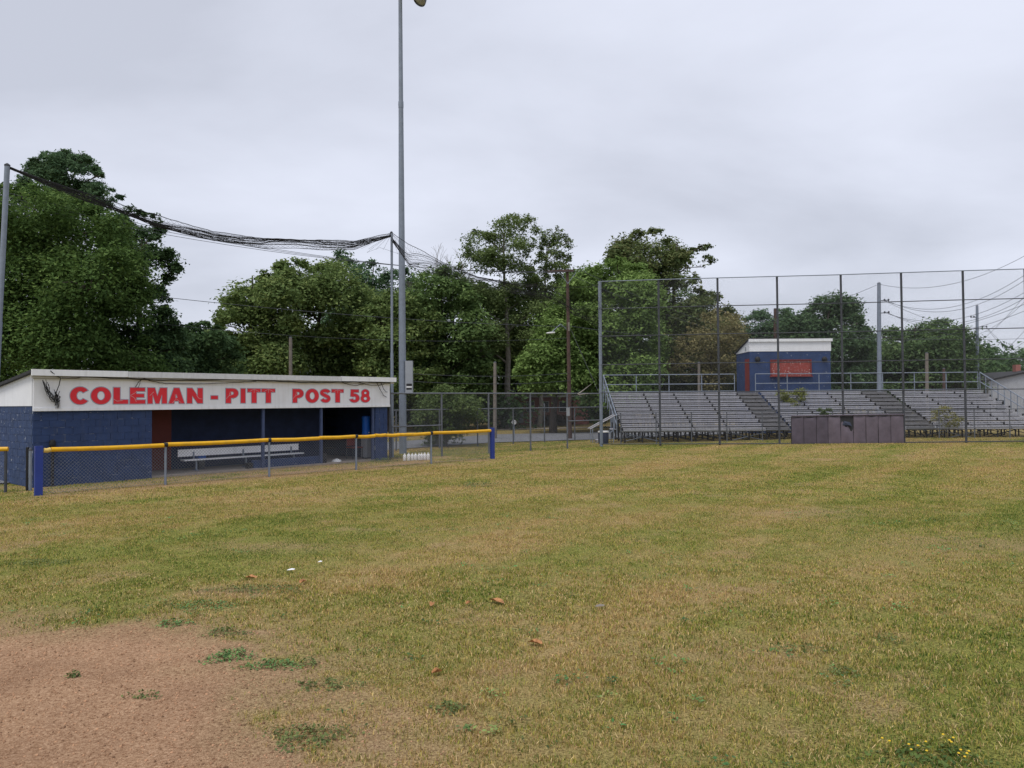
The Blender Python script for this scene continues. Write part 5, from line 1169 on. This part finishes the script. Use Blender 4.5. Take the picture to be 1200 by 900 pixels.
for k in range(420):
    y0_ = math.sqrt(gR.uniform(4.4 ** 2, 15 ** 2)); x0_ = gR.uniform(-1, 1) * (.7 * y0_ + .5)
    if mound_mask(np.array([x0_]), np.array([y0_]))[0] > gR.uniform(.1, .9) or vnoise(np.array([x0_ * .5]), np.array([y0_ * .5]), 77)[0] < gR.uniform(.15, .75): continue
    n = int(gR.integers(7, 26)); sp_ = gR.uniform(.02, .085); p = np.stack([gR.normal(x0_, sp_ * 1.4, n), gR.normal(y0_, sp_, n), np.zeros(n)], 1); p[:, 2] = gz(p[:, 0], p[:, 1]) + gR.uniform(.012, .05, n)
    d = gR.normal(size=(n, 3)) * np.array([1, 1, .35]); d /= np.linalg.norm(d, axis=1)[:, None]; e = np.cross(np.array([0, 0, 1.]) + gR.normal(0, .3, (n, 3)), d); l_ = gR.uniform(.010, .021, n)[:, None]
    cv_.append(np.stack([p - d * l_, p + e * l_ * .6, p + d * l_, p - e * l_ * .6], 1)); cc_.append(np.array((.10, .19, .055)) * gR.uniform(.6, 1.6) * gR.uniform(.7, 1.3, n)[:, None] * np.array((gR.uniform(.7, 1.5), 1, 1)))
CV, CC = np.concatenate(cv_), np.concatenate(cc_); F = np.arange(len(CV) * 4).reshape(-1, 4)
clo = link('clover', np_mesh('clover', CV.reshape(-1, 3), F, M_weed, np.repeat(CC, 4, 0))); tag(clo, 'small clover leaves scattered through the near lawn', 'clover', kind='stuff')
fl = thing('flowering_weed', 'low weed with small yellow flowers at the bottom right', 'weed', (0, 0, 0))
P = grd(1092, 889); fl.location = (P.x, P.y, g1(P.x, P.y))
g = np.random.default_rng(9); mb = MB()
for k in range(16):
    x, y, z = g.uniform(-.26, .26), g.uniform(-.14, .14), g.uniform(.04, .08); mb.lathe([(.004, z), (.009, z + .003), (.006, z + .007)], 6, Matrix.Translation((x, y, 0)))
mb.obj('flower_heads', mat('yellow_flower', (.75, .50, .02), .6, var=.05), fl)
rw = rosette('weed_leaves', None, 1092, 889, .30, .17, 420, .03, ((.05, .09, .02), (.13, .19, .04)), 777); rw.parent = fl; rw.location = (0, 0, 0)
if 'category' in rw: del rw['category']
# loose clods and grit on the bare dirt
n = 26000; yy = np.sqrt(gR.uniform(3.6 ** 2, 8.4 ** 2, n)); xx = gR.uniform(-1, .25, n) * (.72 * yy + .8)
kp = gR.uniform(0, 1, n) < np.maximum(mound_mask(xx, yy), .55 * bare_mask(xx, yy) * (np.hypot(xx + 4.6, yy - 4.3) < 5)); xx, yy = xx[kp], yy[kp]; n = len(xx)
rad = .0035 + .009 * gR.uniform(0, 1, n) ** 3; zz_ = gz(xx, yy) + .015 * (fbm(xx * 9, yy * 9, 41, 3) - .5) * mound_mask(xx, yy)
octa = np.array([(1, 0, .1), (0, 1, -.1), (-1, 0, .15), (0, -1, 0), (.1, .1, .9), (0, 0, -.6)])
V_ = np.stack([xx, yy, zz_], 1)[:, None, :] + octa[None] * (1 + gR.normal(0, .25, (n, 6, 1))) * rad[:, None, None]
T_ = np.arange(n)[:, None, None] * 6 + np.array([(0, 1, 4), (1, 2, 4), (2, 3, 4), (3, 0, 4), (1, 0, 5), (0, 3, 5)])[None]
cl_ = np.array((.38, .225, .135)) * gR.uniform(.5, 1.55, n)[:, None]
gr = link('dirt_clods', np_mesh('dirt_clods', V_.reshape(-1, 3), T_.reshape(-1, 3), M_grass, np.repeat(cl_, 6, 0))); tag(gr, 'loose reddish dirt grains and clods on the bare infield', 'dirt', kind='stuff')
# dry leaves and paper scraps
for i, (lb, x_, y_, s_) in enumerate((('biggest curled orange leaf lying in the middle of the lawn', 582, 709, .11), ('orange leaf lying nearer the camera right of the big one', 627, 758, .085), ('brown orange leaf left of the big orange leaf', 507, 712, .075), ('small brown leaf between two orange leaves', 549, 711, .055), ('dark orange leaf above the bare tan patch', 294, 679, .085), ('faded reddish leaf near the green weed streak', 355, 684, .075), ('small brown leaf low in the centre lawn', 512, 792, .05))):
    P = grd(x_, y_); rr_ = random.Random(i); vs = []; fs = []; s_ *= 1.05
    n = 14
    for k in range(n):
        a_ = 2 * math.pi * k / n; rad = s_ * (.72 + .2 * math.cos(2 * a_)) * rr_.uniform(.75, 1.15); vs.append((rad * math.cos(a_), rad * .7 * math.sin(a_), .012 + .035 * abs(math.sin(a_)) * rr_.uniform(.5, 1.2)))
    vs.append((0, 0, .012)); fs = [(k, (k + 1) % n, n) for k in range(n)]
    o = MB().add(vs, fs).obj('dry_leaf', M_leaf_dry, None, False, (P.x, P.y, g1(P.x, P.y) + .018)); o.rotation_euler = (0, 0, rr_.uniform(0, 6)); tag(o, lb, 'leaf', 'dry leaves on the lawn')
for i, (lb, x_, y_, s_) in enumerate((('white paper scrap lying on the lawn above the weed streak', 341, 670, .05), ('smaller white scrap right of the larger paper scrap', 375, 660.5, .03), ('pale straw-coloured scrap in the mid lawn', 703, 715.5, .05))):
    P = grd(x_, y_); o = MB().add([(-s_, -.5 * s_, 0), (s_ * .9, -.4 * s_, .006), (s_, .4 * s_, .01), (.1 * s_, .6 * s_, .016), (-s_ * .8, .4 * s_, .005)], [(0, 1, 3), (1, 2, 3), (0, 3, 4)]).obj('paper_scrap', M_paper if i < 2 else M_wood_grey, None, False, (P.x, P.y, g1(P.x, P.y) + .035)); tag(o, lb, 'scrap', 'scraps on the lawn')
